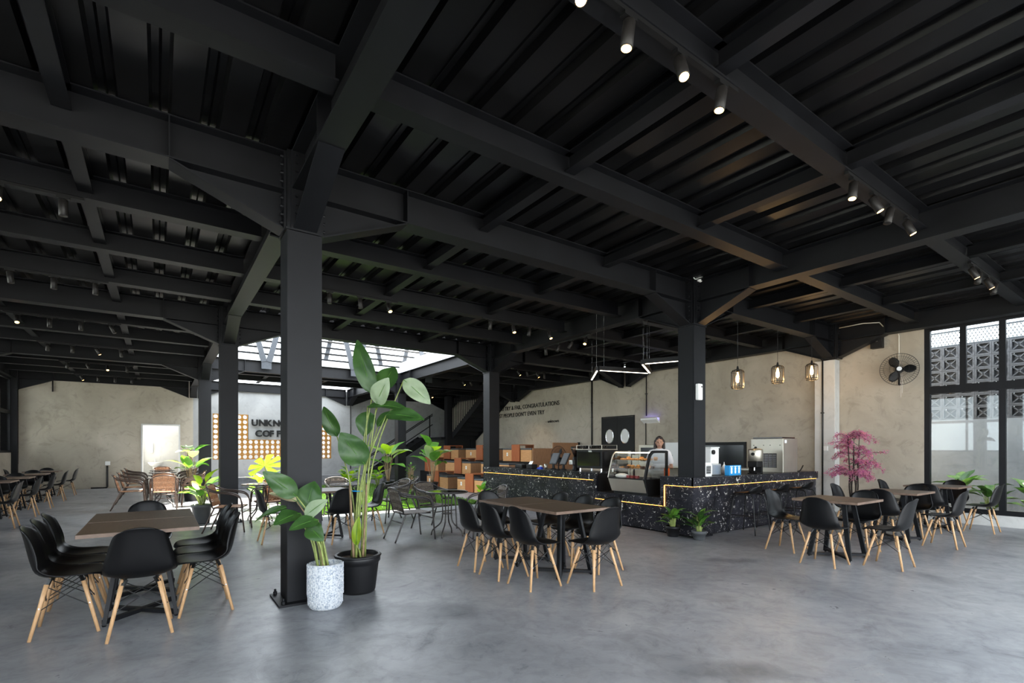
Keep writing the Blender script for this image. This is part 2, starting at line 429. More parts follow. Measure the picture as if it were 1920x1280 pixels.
# left wall: low plaster wall and windows
struct('wall_left', box(nb(), -4.12, -3.95, -7.02, 23.0, 0, 1.28), 'wall', 'low plaster wall under the left windows')
def window(name, axis, a0, a1, z0, z1, plane, muls, transoms, label, fw=.07, depth=.09):
    w = sempty(name, label, 'window')
    def B(bm, p0, p1, q0, q1, d=depth):
        if axis == 'y': box(bm, plane - d / 2, plane + d / 2, p0, p1, q0, q1)
        else: box(bm, p0, p1, plane - d / 2, plane + d / 2, q0, q1)
    bm = nb(); B(bm, a0, a0 + fw, z0, z1); B(bm, a1 - fw, a1, z0, z1); B(bm, a0 + fw, a1 - fw, z1 - fw, z1); B(bm, a0 + fw, a1 - fw, z0, z0 + fw)
    obj('window_frame', bm, 'steel', w)
    zs = [z0 + fw] + sorted(transoms) + [z1 - fw]
    for t in transoms: bm = nb(); B(bm, a0 + fw, a1 - fw, t - fw * .8, t + fw * .8, depth * 1.1); obj('transom', bm, 'steel', w)
    for i in range(len(zs) - 1):
        lo, hi = zs[i] + (fw * .8 if i else 0), zs[i + 1] - (fw * .8 if i < len(zs) - 2 else 0)
        ms = muls[i]
        for m_ in ms: bm = nb(); B(bm, m_ - fw / 2, m_ + fw / 2, lo, hi, depth * .9); obj('mullion', bm, 'steel', w)
        edges = [a0 + fw] + sorted(ms) + [a1 - fw]
        for k in range(len(edges) - 1):
            e0 = edges[k] + (fw / 2 if k else 0); e1 = edges[k + 1] - (fw / 2 if k < len(edges) - 2 else 0)
            bm = nb(); B(bm, e0, e1, lo, hi, .008); obj('pane', bm, 'glass', w)
    return w
window('window_1', 'y', -1.0, 3.42, .2, 3.80, WX + .06, [[2.30, 1.22, .14], [2.84, 2.30, 1.76, 1.22, .68, .14, -.4]], [2.54], 'tall black-framed window right of the wall fan, looking onto a planted wall', .09)
window('window_2', 'y', -7.0, -1.0, .2, 3.80, WX + .06, [[-2.5, -4, -5.5], [-2.5, -4, -5.5]], [2.54], 'tall black-framed window beside the viewer, further along the right wall', .09)
struct('trim_4', box(nb(), WX, WX + .2, -7.0, 3.42, 0, .2), 'pilaster', 'low plastered kerb under the tall right window', 'kerb')
for i in range(4):
    window('window_%d' % (3 + i), 'y', YG[1 + i] + .16, YG[2 + i] - .16, 1.28, 3.73, -4.0,
           [[YG[1 + i] + k * 1.5 for k in (1, 2, 3)]] * 2, [2.6],
           'black-framed left window over the low wall, %s bay from the end wall' % ['fourth', 'third', 'second', 'first'][i])

# ---- ceiling: deck, slab, beams
ceiling = sempty('ceiling', 'black steel ceiling of ribbed deck sheets carried on crossing beams', 'ceiling')
def deck(x0, x1, y0, y1):
    bm = nb(); pitch = .333; n = max(1, round((x1 - x0) / pitch)); p = (x1 - x0) / n
    prof = []
    for i in range(n):
        a = x0 + i * p
        prof += [(a, ZT + .004), (a + p * .57, ZT + .004), (a + p * .63, ZT + .062), (a + p * .76, ZT + .062), (a + p * .785, ZT + .05), (a + p * .81, ZT + .062), (a + p * .94, ZT + .062)]
    prof.append((x1, ZT + .004))
    A = [bm.verts.new((x, y0, z)) for x, z in prof]; B = [bm.verts.new((x, y1, z)) for x, z in prof]
    for i in range(len(prof) - 1): bm.faces.new((A[i], B[i], B[i + 1], A[i + 1]))
    obj('deck_sheet', bm, 'deck', ceiling)
def slab(x0, x1, y0, y1, m='slab', z0=ZT + .07, z1=ZT + .19):
    obj('roof_slab', box(nb(), x0, x1, y0, y1, z0, z1), m, ceiling)
for i in range(3):
    for j in range(1, 5):
        if i == 1 and j == 3: continue                      # the open courtyard
        y1 = 21.0 if (i == 1 and j == 4) else YG[j + 1]
        deck(XG[i], XG[i + 1] + (.3 if i == 2 else 0), YG[j], y1)
        slab(XG[i] - (.2 if i == 0 else 0), XG[i + 1] + (.45 if i == 2 else 0), YG[j], y1)
obj('slab_upstand', box(nb(), XG[2] - .06, XG[2] + .06, YG[3] + .1, YG[4] - .1, ZT + .19, ZT + .36), 'slab', ceiling)
obj('slab_fascia', box(nb(), XG[2] - .08, XG[2] - .06, YG[3] + .1, YG[4] - .1, ZT + .01, ZT + .36), 'slab', ceiling)
obj('added_rib_closure', box(nb(), XG[1], XG[2], YG[3] + .1, YG[3] + .13, ZT, ZT + .2), 'steel', ceiling)  # strip added to keep daylight out of the open rib ends
def ibeam_bm(L, z0, z1, bf=.16, tf=.012, tw=.01, stiff=()):
    bm = nb()
    box(bm, 0, L, -tw / 2, tw / 2, z0 + tf, z1 - tf); box(bm, 0, L, -bf / 2, bf / 2, z0, z0 + tf); box(bm, 0, L, -bf / 2, bf / 2, z1 - tf, z1)
    for s in stiff:
        for k in (-1, 1): box(bm, s - .005, s + .005, min(k * tw / 2, k * bf / 2), max(k * tw / 2, k * bf / 2), z0 + tf, z1 - tf)
    return bm
_cache = {}
def beam(name, p, ax, L, z0, z1, bf, stiff=()):
    key = (name, round(L, 3), z0, bf, stiff)
    if key not in _cache:
        _cache[key] = obj(name, ibeam_bm(L, z0, z1, bf, stiff=stiff), 'steel', ceiling)
        o = _cache[key]
    else:
        o = inst(_cache[key], ceiling)
    o.location = (*p, 0); o.rotation_euler = (0, 0, 0 if ax == 'x' else R(90))
    return o
def span(a, b): return b - a
for j, y in enumerate(YG[1:], 1):                            # main beams along X
    for i in range(3):
        beam('main_beam', (XG[i] + .15, y), 'x', XG[i + 1] - XG[i] - .3, ZM, ZT, .22, (.87, XG[i + 1] - XG[i] - 1.17))
for i, x in enumerate(XG):                                   # main beams along Y
    for j in range(1, 5):
        beam('main_beam', (x, YG[j] + .15), 'y', YG[j + 1] - YG[j] - .3, ZM, ZT, .22, (.87, YG[j + 1] - YG[j] - 1.17))
for j in range(1, 5):
    for k in (1, 2, 3):
        y = YG[j] + 1.5 * k
        for i in range(3):
            if i == 1 and j == 3: continue
            if i == 1 and j == 4 and k == 3: continue
            beam('secondary_beam', (XG[i] + .11, y), 'x', XG[i + 1] - XG[i] - .22, ZS, ZT, .17)
for i in range(3):
    for k in (1, 2):
        x = XG[i] + (XG[i + 1] - XG[i]) * k / 3
        for j in range(1, 5):
            if i == 1 and j == 3: continue
            for q in range(4):
                if i == 1 and j == 4 and q >= 3: continue
                beam('cross_beam', (x, YG[j] + 1.5 * q + .02), 'y', 1.46, ZC, ZT, .12)
# haunch brackets at every column head
def haunch_bm():
    bm = nb()
    prism(bm, [(.02, ZH), (.87, ZM), (.02, ZM)], 'y', -.006, .006)
    bar(bm, (.01, 0, ZH), (.87, 0, ZM), .2, .014)
    box(bm, 0, .02, -.12, .12, ZH - .02, ZT - .005)
    return bm
def bolts_bm():
    bm = nb()
    for s in (-1, 1):
        for k in range(9):
            if k == 4: continue
            z = ZH + .06 + k * .075
            tube(bm, [(.018, s * .075, z), (.045, s * .075, z)], .013, 6)
    return bm
h0 = None
cols = [(x, y) for x in XG for y in YG[1:]]
for (x, y) in cols:
    for dx, dy, a in ((1, 0, 0), (0, 1, 90), (-1, 0, 180), (0, -1, 270)):
        if x == XG[0] and dx < 0 or x == XG[3] and dx > 0 or y == YG[5] and dy > 0: continue
        if x == XG[0] and dy: continue
        if y == YG[1] and dy < 0: continue
        loc = (x + dx * .15, y + dy * .15, 0)
        if h0 is None:
            h0 = obj('haunch', haunch_bm(), 'steel', ceiling); h0.location = loc; h0.rotation_euler = (0, 0, R(a))
            hb0 = obj('bolt_row', bolts_bm(), 'steel', h0)
        else:
            h = inst(h0, ceiling, loc, (0, 0, R(a))); inst(hb0, h)
# ---- columns
def h_section(bm, z0, z1, s=.15, t=.016):
    box(bm, -s, s, -s, -s + t, z0, z1); box(bm, -s, s, s - t, s, z0, z1); box(bm, -t / 2, t / 2, -s + t, s - t, z0, z1)
CLAB = {(1, 2): 'thick black steel column nearest the viewer, behind the white potted plant', (1, 3): 'black steel column behind the front left table, second from the viewer',
        (1, 4): 'black steel column furthest back on the left, beside the washbasin doorway', (2, 2): 'black steel column rising from the corner of the coffee counter',
        (2, 3): 'black steel column at the far end of the coffee counter', (2, 4): 'slim-looking black steel column behind the courtyard plants',
        (0, 2): 'black steel column in the left window wall, near the viewer', (0, 3): 'black steel column in the middle of the left window wall', (0, 4): 'black steel column in the left window wall, second from the end',
        (0, 5): 'black steel column in the far left corner', (1, 5): 'black steel column standing in the end wall beside the washbasin doorway',
        (3, 2): 'black column head showing above the pale pilaster'}
col0 = None
for (i, j), lab in CLAB.items():
    x, y = XG[i], YG[j]
    if (i, j) == (3, 2):
        t = thing('steel_column', lab, 'column', (x, y, 3.36)); bm = nb(); h_section(bm, 0, ZT - 3.36)
        for k in range(4): box(bm, -.16, -.15, -.14 + .07 * k, -.125 + .07 * k, 0, ZT - 3.36)
        obj('shaft', bm, 'steel', t); continue
    if (i, j) == (1, 5): continue
    if col0 is None:
        col0 = t = thing('steel_column', lab, 'column', (x, y, 0), 0, 'black steel columns')
        bm = nb(); h_section(bm, .02, ZH - .02); box(bm, -.15, -.14, -.13, .13, .02, ZH - .02); box(bm, .14, .15, -.13, .13, .02, ZH - .02)
        obj('shaft', bm, 'steel', t)
        obj('cap_plate', box(nb(), -.165, .165, -.165, .165, ZH - .02, ZH), 'steel', t)
        bm = nb(); h_section(bm, ZH, ZT); obj('column_head', bm, 'steel', t)
        bp = obj('base_plate', box(nb(), -.23, .23, -.23, .23, 0, .02), 'steel', t)
        for q in ((-1, -1), (1, -1), (-1, 1), (1, 1)):
            obj('anchor_bolt', lathe(nb(), [(.018, 0), (.018, .025), (.01, .03), (.01, .05)], 6, (q[0] * .19, q[1] * .19, .02)), 'steel', t)
    else:
        dup(col0, (x, y, 0), 0, lab)
# ---- ochre breeze block screen with round holes
screen = sempty('wall_screen', 'ochre wall screen of square blocks with round holes around the sign letters', 'screen')
def ring_block(sx, sz, d, rr, n=20):
    bm = nb(); F0, B0, f1, b1 = [], [], [], []
    for k in range(n):
        a = 2 * math.pi * (k + .5) / n; c, s = math.cos(a), math.sin(a); q = max(abs(c), abs(s))
        ox, oz = c / q * sx / 2, s / q * sz / 2
        F0.append(bm.verts.new((ox, 0, oz))); B0.append(bm.verts.new((ox, d, oz)))
        f1.append(bm.verts.new((c * rr, 0, s * rr))); b1.append(bm.verts.new((c * rr, d, s * rr)))
    for k in range(n):
        j = (k + 1) % n
        bm.faces.new((F0[k], F0[j], f1[j], f1[k])); bm.faces.new((B0[j], B0[k], b1[k], b1[j]))
        bm.faces.new((f1[k], f1[j], b1[j], b1[k])); bm.faces.new((F0[j], F0[k], B0[k], B0[j]))
    return bm
nx, nz = 22, 9
sx, sz = (PX1 - PX0) / nx, (PZ1 - PZ0) / nz
b0 = None
for a in range(nx):
    for b in range(nz):
        x = PX0 + (a + .5) * sx; z = PZ0 + (b + .5) * sz
        if PXA < x < PXB and z > PZM: continue
        loc = (x, 22.98 + random.uniform(-.004, .004), z)
        if b0 is None: b0 = obj('block', ring_block(sx - .004, sz - .004, .14, sx * .385), 'yellow', screen, loc)
        else: inst(b0, screen, loc)
# ---- roof truss and rods above the courtyard beam
tr = thing('roof_truss', 'galvanised truss of V-shaped struts and thin rods above the courtyard opening', 'truss', (0, YG[4] - .2, 0))
for gx in (0.0, 2.68, 5.38, 8.08):
    if gx: obj('gusset', box(nb(), gx - .14, gx + .14, -.01, .01, 3.83, 4.12), 'galv', tr)
    for s in (-1, 1):
        bm = nb(); bar(bm, (gx + s * .07, 0, 4.05), (gx + s * .42, 0, 5.4), .07, .15); obj('strut', bm, 'galv', tr)
    bm = nb(); bar(bm, (gx + 1.05, .25, 4.05), (gx + .75, .25, 5.4), .07, .13); obj('strut', bm, 'galv', tr)
    bm = nb(); bar(bm, (gx + 1.75, .25, 4.05), (gx + 2.05, .25, 5.4), .07, .13); obj('strut', bm, 'galv', tr)
for z in (4.30, 4.50, 4.70, 4.9): obj('rod', tube(nb(), [(-1, .12, z), (9.5, .12, z)], .032, 8), 'steel', tr)
obj('chord', box(nb(), -1, 9.5, -.06, .06, 5.38, 5.5), 'galv', tr)
obj('kerb', box(nb(), 1.2, 7.0, .08, .2, ZT + .0, ZT + .19), 'slab', tr)
# ================================================================== FURNITURE PROTOTYPES
def interp(tab, t):
    """Catmull-Rom in a table of tuples, t in 0..1"""
    n = len(tab) - 1; f = min(t * n, n - 1e-6); i = int(f); u = f - i
    P = [tab[max(i - 1, 0)], tab[i], tab[i + 1], tab[min(i + 2, n)]]
    return [.5 * (2 * b + (c - a) * u + (2 * a - 5 * b + 4 * c - d) * u * u + (3 * b - a - 3 * c + d) * u ** 3) for a, b, c, d in zip(*P)]
def shell_bm(prof, nu=26, nv=12):
    bm = nb(); rows = []
    for i in range(nu + 1):
        y, z, w, lz, ly = interp(prof, i / nu); w *= .935
        row = []
        for k in range(nv + 1):
            v = -1 + 2 * k / nv; e = abs(v) ** 2.6
            row.append(bm.verts.new((v * w, y + ly * e, z + lz * e)))
        rows.append(row)
    for a, b in zip(rows, rows[1:]):
        for k in range(nv): bm.faces.new((a[k], a[k + 1], b[k + 1], b[k]))
    return bm
SHELL = [  # y, z, half width, edge lift up, edge lift forward
 (.235, .418, .160, .0, -.03), (.222, .440, .196, .0, -.02), (.14, .444, .218, .006, 0), (.05, .434, .228, .016, 0), (-.04, .428, .234, .03, 0), (-.12, .434, .237, .05, .01),
 (-.175, .468, .237, .055, .03), (-.203, .53, .229, .03, .055), (-.222, .61, .212, .01, .065), (-.238, .69, .192, 0, .06), (-.252, .755, .172, -.005, .05), (-.263, .80, .147, -.018, .035), (-.272, .822, .10, -.02, .015)]
def make_chair():
    t = thing('shell_chair', 'x', 'chair')
    o = obj('seat_shell', shell_bm(SHELL), 'shell', t, smooth=True)
    m = o.modifiers.new('solid', 'SOLIDIFY'); m.thickness = .009; m.offset = 0
    for sx in (-1, 1):
        for sy in (-1, 1):
            top = Vector((sx * .115, sy * .105 - .005, .385)); foot = Vector((sx * .195, sy * .195, 0))
            l = obj('leg', tube(nb(), [top, top.lerp(foot, .35), foot], .0165, 8, r2=.0115), 'beech', t, smooth=True)
            u = top + Vector((0, 0, 0))
            bar_b = nb(); bar(bar_b, u + Vector((-sx * .03, -sy * .02, .035)), u.lerp(foot, .12), .022, .012)
            obj('bracket', bar_b, 'wire', t)
            p = u.lerp(foot, .42)
            obj('leg_bolt', tube(nb(), [p - Vector((sx * .02, 0, 0)), p + Vector((sx * .019, 0, 0))], .006, 6), 'chrome', l)
    def cp(sx, sy, f):
        return Vector((sx * .115, sy * .105 - .005, .385)).lerp(Vector((sx * .195, sy * .195, 0)), f)
    for (a, b) in (((-1, -1), (1, -1)), ((1, -1), (1, 1)), ((1, 1), (-1, 1)), ((-1, 1), (-1, -1))):
        bm = nb()
        tube(bm, [cp(*a, .04), cp(*b, .48)], .0038, 6); tube(bm, [cp(*b, .04), cp(*a, .48)], .0038, 6)
        obj('wire_brace', bm, 'wire', t)
    return t
def make_table():
    t = thing('square_table', 'x', 'table')
    obj('table_top', box(nb(), -.39, .39, -.378, .378, .722, .75), 'ttop', t, bevel=.002)
    bm = nb()
    for q in ((-.392, .392, -.381, -.378), (-.392, .392, .378, .381), (-.393, -.39, -.378, .378), (.39, .393, -.378, .378)): box(bm, *q, .721, .7495)
    obj('edge_band', bm, 'tedge', t)
    for sx in (-1, 1):
        for sy in (-1, 1):
            bm = nb(); bar(bm, (sx * .235, sy * .235, .012), (sx * .13, sy * .13, .722), .05, .028); obj('leg', bm, 'steel', t)
            obj('foot_glide', lathe(nb(), [(.013, 0), (.016, .012)], 8, (sx * .235, sy * .235, 0)), 'steel', t)
    for s in (-1, 1):
        bm = nb(); bar(bm, (-.235, -s * .235, .035 + .001 * s), (.235, s * .235, .035 + .001 * s), .045, .03); obj('cross_bar', bm, 'steel', t)
        bm = nb(); bar(bm, (-.2, -s * .2, .708), (.2, s * .2, .708), .04, .02); obj('top_bar', bm, 'steel', t)
    return t
def weave(P00, P10, P01, P11, nu, nv, w=.021, th=.004, bulge=0):
    """crossing flat strands over a quad; returns one mesh"""
    bm = nb(); P00, P10, P01, P11 = map(Vector, (P00, P10, P01, P11))
    nrm = (P10 - P00).cross(P01 - P00).normalized()
    def S(u, v):
        return (P00 * (1 - u) + P10 * u) * (1 - v) + (P01 * (1 - u) + P11 * u) * v + nrm * (bulge * 4 * u * (1 - u))
    for i in range(nu):
        u = (i + .5) / nu; pts = [S(u, k / 6) + nrm * (.002 * (-1) ** k) for k in range(7)]
        for a, b in zip(pts, pts[1:]): bar(bm, a, b, w, th)
    for j in range(nv):
        v = (j + .5) / nv; pts = [S(k / 8, v) - nrm * (.002 * (-1) ** k) for k in range(9)]
        for a, b in zip(pts, pts[1:]): bar(bm, a, b, th, w) if abs((b - a).normalized().z) < .5 and abs(nrm.z) < .6 else bar(bm, a, b, w, th)
    return bm
def make_rattan(strand, tubem):
    t = thing('rattan_armchair', 'x', 'chair')
    for s in (-1, 1):
        pts = smooth_pts([(s * .26, .30, .0), (s * .265, .27, .30), (s * .268, .255, .52), (s * .268, .20, .625), (s * .266, .07, .665), (s * .258, -.12, .69), (s * .235, -.25, .735)], 4)
        obj('arm_tube', tube(nb(), pts, .0125, 8), tubem, t, smooth=True)
        pts = smooth_pts([(s * .245, .275, .40), (s * .25, .255, .52), (s * .252, .20, .60), (s * .25, .07, .64), (s * .24, -.12, .665), (s * .215, -.24, .70)], 4)
        obj('inner_arm_tube', tube(nb(), pts, .0095, 8), tubem, t, smooth=True)
        obj('rear_leg', tube(nb(), smooth_pts([(s * .235, -.34, 0), (s * .225, -.22, .28), (s * .215, -.16, .42)], 4), .0125, 8), tubem, t, smooth=True)
    hoop = smooth_pts([(-.235, -.25, .735), (-.15, -.30, .785), (0, -.325, .805), (.15, -.30, .785), (.235, -.25, .735)], 5)
    obj('back_hoop', tube(nb(), hoop, .0125, 8), tubem, t, smooth=True)
    bm = nb()
    tube(bm, [(-.22, .24, .41), (.22, .24, .41), (.215, -.18, .41), (-.215, -.18, .41)], .011, 8, closed=True)
    tube(bm, [(-.265, .27, .33), (.265, .27, .33)], .009, 6); tube(bm, [(-.225, -.22, .28), (.225, -.22, .28)], .009, 6)
    obj('seat_frame', bm, tubem, t, smooth=True)
    for s in (-1, 1): obj('back_post', tube(nb(), [(s * .205, -.19, .41), (s * .215, -.285, .775)], .010, 8), tubem, t, smooth=True)
    obj('woven_seat', weave((-.21, -.17, .42), (.21, -.17, .42), (-.215, .24, .425), (.215, .24, .425), 15, 14, .023), strand, t)
    obj('woven_back', weave((-.20, -.19, .44), (.20, -.19, .44), (-.212, -.29, .785), (.212, -.29, .785), 15, 13, .022, bulge=-.02), strand, t)
    return t
def make_round_table():
    t = thing('round_bistro_table', 'x', 'table')
    obj('glass_top', lathe(nb(), [(.31, .700), (.322, .703), (.322, .711), (.31, .714)], 32), 'gtop', t)
    obj('rim', tube(nb(), [(.325 * math.cos(a * math.pi / 16), .325 * math.sin(a * math.pi / 16), .705) for a in range(32)], .013, 8, closed=True), 'tube', t, smooth=True)
    for k in range(4):
        a = R(45 + 90 * k); c, s = math.cos(a), math.sin(a)
        prof = [(.21, .70), (.10, .66), (.075, .5), (.075, .32), (.11, .2), (.235, .09), (.265, .0)]
        obj('leg', tube(nb(), smooth_pts([(r * c, r * s, z) for r, z in prof], 4), .0115, 8), 'tube', t, smooth=True)
    for z in (.36, .60): obj('ring', tube(nb(), [(.085 * math.cos(a * math.pi / 10), .085 * math.sin(a * math.pi / 10), z) for a in range(20)], .008, 6, closed=True), 'tube', t, smooth=True)
    return t
STOOL = [(.20, .640, .14, 0, -.02), (.19, .662, .18, 0, -.01), (.10, .660, .20, .01, 0), (0, .652, .21, .02, 0), (-.09, .655, .212, .03, .01), (-.15, .685, .21, .02, .04), (-.175, .73, .20, .0, .06), (-.19, .775, .17, -.02, .05), (-.195, .79, .12, -.02, .03)]
def make_stool():
    t = thing('bar_stool', 'x', 'stool')
    o = obj('seat_shell', shell_bm(STOOL, 18, 10), 'shell', t, smooth=True)
    m = o.modifiers.new('solid', 'SOLIDIFY'); m.thickness = .01; m.offset = 0
    for sx in (-1, 1):
        obj('leg_frame', tube(nb(), smooth_pts([(sx * .235, .235, 0), (sx * .19, .175, .52), (sx * .172, .14, .62), (sx * .17, .08, .64), (sx * .17, -.08, .64), (sx * .172, -.14, .62), (sx * .19, -.175, .52), (sx * .235, -.235, 0)], 4), .0095, 8), 'wire', t, smooth=True)
    def q(sx, sy, z): f = 1 - z / .52; return (sx * (.19 + .045 * f), sy * (.175 + .06 * f), z)
    for a, b, z in (((-1, 1), (1, 1), .25), ((-1, -1), (1, -1), .25), ((-1, -1), (-1, 1), .3), ((1, -1), (1, 1), .3)):
        obj('foot_rail', tube(nb(), [q(*a, z), q(*b, z)], .007, 6), 'wire', t)
    return t
def place(proto, items, group):
    """first item moves the prototype itself, the rest are copies"""
    first = not proto.get('used')
    for x, y, deg, lab in items:
        if first:
            proto.location = (x, y, 0); proto.rotation_euler = (0, 0, R(deg)); proto['label'] = lab; proto['group'] = group; first = False; proto['used'] = 1
        else:
            o = dup(proto, (x, y, 0), R(deg), lab, group)
            if 'used' in o: del o['used']
# local +Y is forward.  0: faces +Y, 90: faces -X, 180: faces -Y, -90: faces +X
FX, BX, FY, BY = -90, 90, 0, 180
chair = make_chair()
ch = 'black wooden-legged chair '
place(chair, [
 (-.57, 5.15, FX, ch + 'on the left of the front left table, nearest the viewer'), (-.58, 5.605, FX, ch + 'on the left of the front left table, middle of three'), (-.58, 6.06, FX, ch + 'on the left of the front left table, furthest of three'),
 (.33, 5.14, BX, ch + 'on the right of the front left table, nearest the viewer'), (.34, 5.59, BX, ch + 'on the right of the front left table, middle of three'), (.36, 6.04, BX, ch + 'on the right of the front left table, furthest of three'),
 (-.11, 4.79, FY, ch + 'seen from behind at the near end of the front left table'), (-.10, 6.60, BY, ch + 'at the far end of the front left table'),
 (3.11, 5.07, FX, ch + 'on the left of the central table, furthest of three'), (3.11, 4.58, FX, ch + 'on the left of the central table, middle of three'), (3.15, 4.08, FX, ch + 'on the left of the central table, nearest of three'),
 (3.66, 3.73, FY, ch + 'at the near end of the central table, back turned to the viewer'), (4.17, 4.18, BX, ch + 'between the central table and the counter, nearest of three'), (4.17, 4.63, BX, ch + 'between the central table and the counter, middle of three'), (4.18, 5.10, BX, ch + 'between the central table and the counter, furthest of three'),
 (3.70, 5.62, BY, ch + 'at the far end of the central table, beside the rattan chairs'),
 (6.61, 2.80, FX, ch + 'seen from behind at the first right-hand table, nearest the bar stools'), (7.10, 2.30, FY, ch + 'on the near side of the first right-hand table'), (7.12, 3.50, BY, ch + 'on the far side of the first right-hand table, beside the bar stools'), (7.80, 2.88, BX, ch + 'facing the viewer at the first right-hand table'),
 (8.70, 2.86, FX, ch + 'on the left of the middle right-hand table'), (9.20, 2.32, FY, ch + 'on the near side of the middle right-hand table'), (9.22, 3.52, BY, ch + 'on the far side of the middle right-hand table, by the blossom tree'), (9.86, 2.88, BX, ch + 'on the right of the middle right-hand table'),
 (10.72, 2.88, FX, ch + 'on the left of the table nearest the tall window'), (11.35, 2.36, FY, ch + 'on the near side of the table nearest the tall window'), (11.25, 3.54, BY, ch + 'on the far side of the table nearest the tall window'), (11.90, 2.90, BX, ch + 'between the last right-hand table and the tall window'),
 (1.42, 8.25, FX, ch + 'behind the thick column, to its left'), (2.25, 7.66, FY, ch + 'behind the thick column, its back to the viewer'), (2.86, 8.22, BX, ch + 'behind the tall potted plant, facing left'),
], 'black shell chairs at the dining tables')
table = make_table()
tb = 'square brown table with crossed base, '
place(table, [
 (-.115, 5.29, 0, tb + 'near half of the front left pair'), (-.115, 6.072, 0, tb + 'far half of the front left pair'),
 (3.70, 4.295, 0, tb + 'near half of the central pair'), (3.71, 5.062, 0, tb + 'far half of the central pair'),
 (7.20, 2.90, 0, tb + 'nearest of the three on the right'), (9.28, 2.92, 0, tb + 'middle of the three on the right'), (11.30, 2.94, 0, tb + 'beside the tall right window'),
 (2.13, 8.24, 0, tb + 'behind the thick column'),
], 'square dining tables')
names = ['nearest', 'second', 'third', 'fourth', 'furthest']
ys = [12.42, 14.25, 16.0, 18.0, 20.1]
for n_, y in zip(names, ys):
    place(table, [(-2.80, y, 0, tb + n_ + ' in the row under the left windows')], 'tables under the left windows')
    place(chair, [(-2.26, y, BX, ch + 'on the room side of the ' + n_ + ' table under the left windows'), (-3.36, y, FX, ch + 'against the left wall at the ' + n_ + ' window table'),
                  (-2.82, y + .58, BY, ch + 'at the far edge of the ' + n_ + ' table under the left windows')], 'chairs under the left windows')
rt = make_rattan('rattan', 'tube')
rc = 'dark woven armchair '
place(rt, [
 (3.20, 7.30, FX, rc + 'nearest the viewer, left of the near bistro table'), (3.95, 7.98, BY + 15, rc + 'behind the near bistro table'), (4.32, 6.85, BX - 15, rc + 'right of the near bistro table, behind the central dining chairs'),
 (3.72, 9.33, BX + 8, rc + 'right of the second bistro table, in front of the lawn'), (3.05, 10.5, BY, rc + 'behind the second bistro table, on the lawn side'), (2.30, 9.85, FX, rc + 'left of the second bistro table, behind the tall potted plant'),
 (4.2, 9.95, BX - 20, rc + 'further right of the second bistro table, by the courtyard plants')
], 'dark woven armchairs')
rt2 = make_rattan('rattan_tan', 'tube_copper')
rc2 = 'tan woven armchair '
L = [(.98, 9.80, FX - 20, rc2 + 'in front of the second column'), (2.0, 11.2, BY, rc2 + 'facing the viewer between the two left columns'), (1.75, 10.35, FY + 20, rc2 + 'turned away beside the second column'), (.10, 13.98, FY, rc2 + 'seen from behind at the near end of the courtyard row')]
for k, y in enumerate((14.6, 16.2, 17.9, 19.6)):
    w = ['nearest', 'second', 'third', 'furthest'][k]
    L += [(-.55, y, FX, rc2 + 'left of the ' + w + ' courtyard-row table'), (.75, y, BX, rc2 + 'right of the ' + w + ' courtyard-row table')]
L += [(.1, 15.42, FY, rc2 + 'seen from behind at the second courtyard-row table'), (.1, 20.3, BY, rc2 + 'at the far end of the courtyard row')]
place(rt2, L, 'sunlit woven armchairs')
rdt = make_round_table()
rl = 'round dark glass bistro table '
place(rdt, [(3.80, 7.22, 0, rl + 'among the three near woven armchairs'), (3.0, 9.80, 20, rl + 'in front of the lawn'), (1.62, 10.85, 0, rl + 'in the sun beside the second column'),
 (.1, 14.6, 0, rl + 'nearest in the courtyard row'), (.1, 16.2, 0, rl + 'second in the courtyard row'), (.1, 17.9, 0, rl + 'third in the courtyard row'), (.1, 19.6, 0, rl + 'furthest in the courtyard row')], 'round bistro tables')
st = make_stool()
sl = 'black bar stool with thin legs at the counter, '
place(st, [(8.04, 4.56, FY, sl + 'nearest the counter corner'), (8.93, 4.56, FY, sl + 'middle of three'), (9.82, 4.56, FY, sl + 'nearest the pilaster')], 'bar stools at the coffee counter')
# ================================================================== COFFEE COUNTER
CX, CY = 6.86, 4.80                                     # outer faces of the counter's corner
N0, N1 = 5.44, 6.94                                     # niche for the display case
CE, CN = 11.05, 11.06                                   # free ends
ctr = thing('coffee_counter', 'L-shaped black marble coffee counter with amber light strips under its top', 'counter')
bm = nb(); box(bm, CX + .05, 7.5, N1, CN - .02, 0, .92); box(bm, CX + .05, 7.5, 5.2, N0, 0, .92); box(bm, CX + .05, 7.5, N0, N1, 0, .56)
box(bm, 7.3, CE - .04, CY + .05, 5.5, 0, .92)
obj('carcass', bm, 'black', ctr)
bm = nb(); box(bm, CX + .04, 7.52, N1, CN, .925, .94); box(bm, CX + .04, 7.52, 5.2, N0, .925, .94); box(bm, 7.3, CE, CY + .04, 5.52, .925, .94); box(bm, CX + .04, 7.52, N0, N1, .562, .58)
box(bm, CX + .04, 6.90, CY + .04, 5.2, .925, .94); box(bm, 6.90, 7.3, CY + .002, CY + .012, .925, .94)
obj('worktop', bm, 'marble', ctr)
# fascia under the worktop edge (drops around the niche)
for a, b, z0, z1 in ((N1, CN, .80, .94), (CY, N0 - .07, .80, .94), (N0 - .07, N0, .55, .94), (N1, N1 + .08, .45, .80), (N0, N1, .45, .58)):
    obj('fascia', box(nb(), CX, CX + .035, a + .002, b - .002, z0, z1), 'marble', ctr)
obj('fascia', box(nb(), CX, CE, CY, CY + .035, .80, .94), 'marble', ctr)
obj('fascia', box(nb(), CE - .035, CE, CY + .036, 5.52, .80, .94), 'marble', ctr)
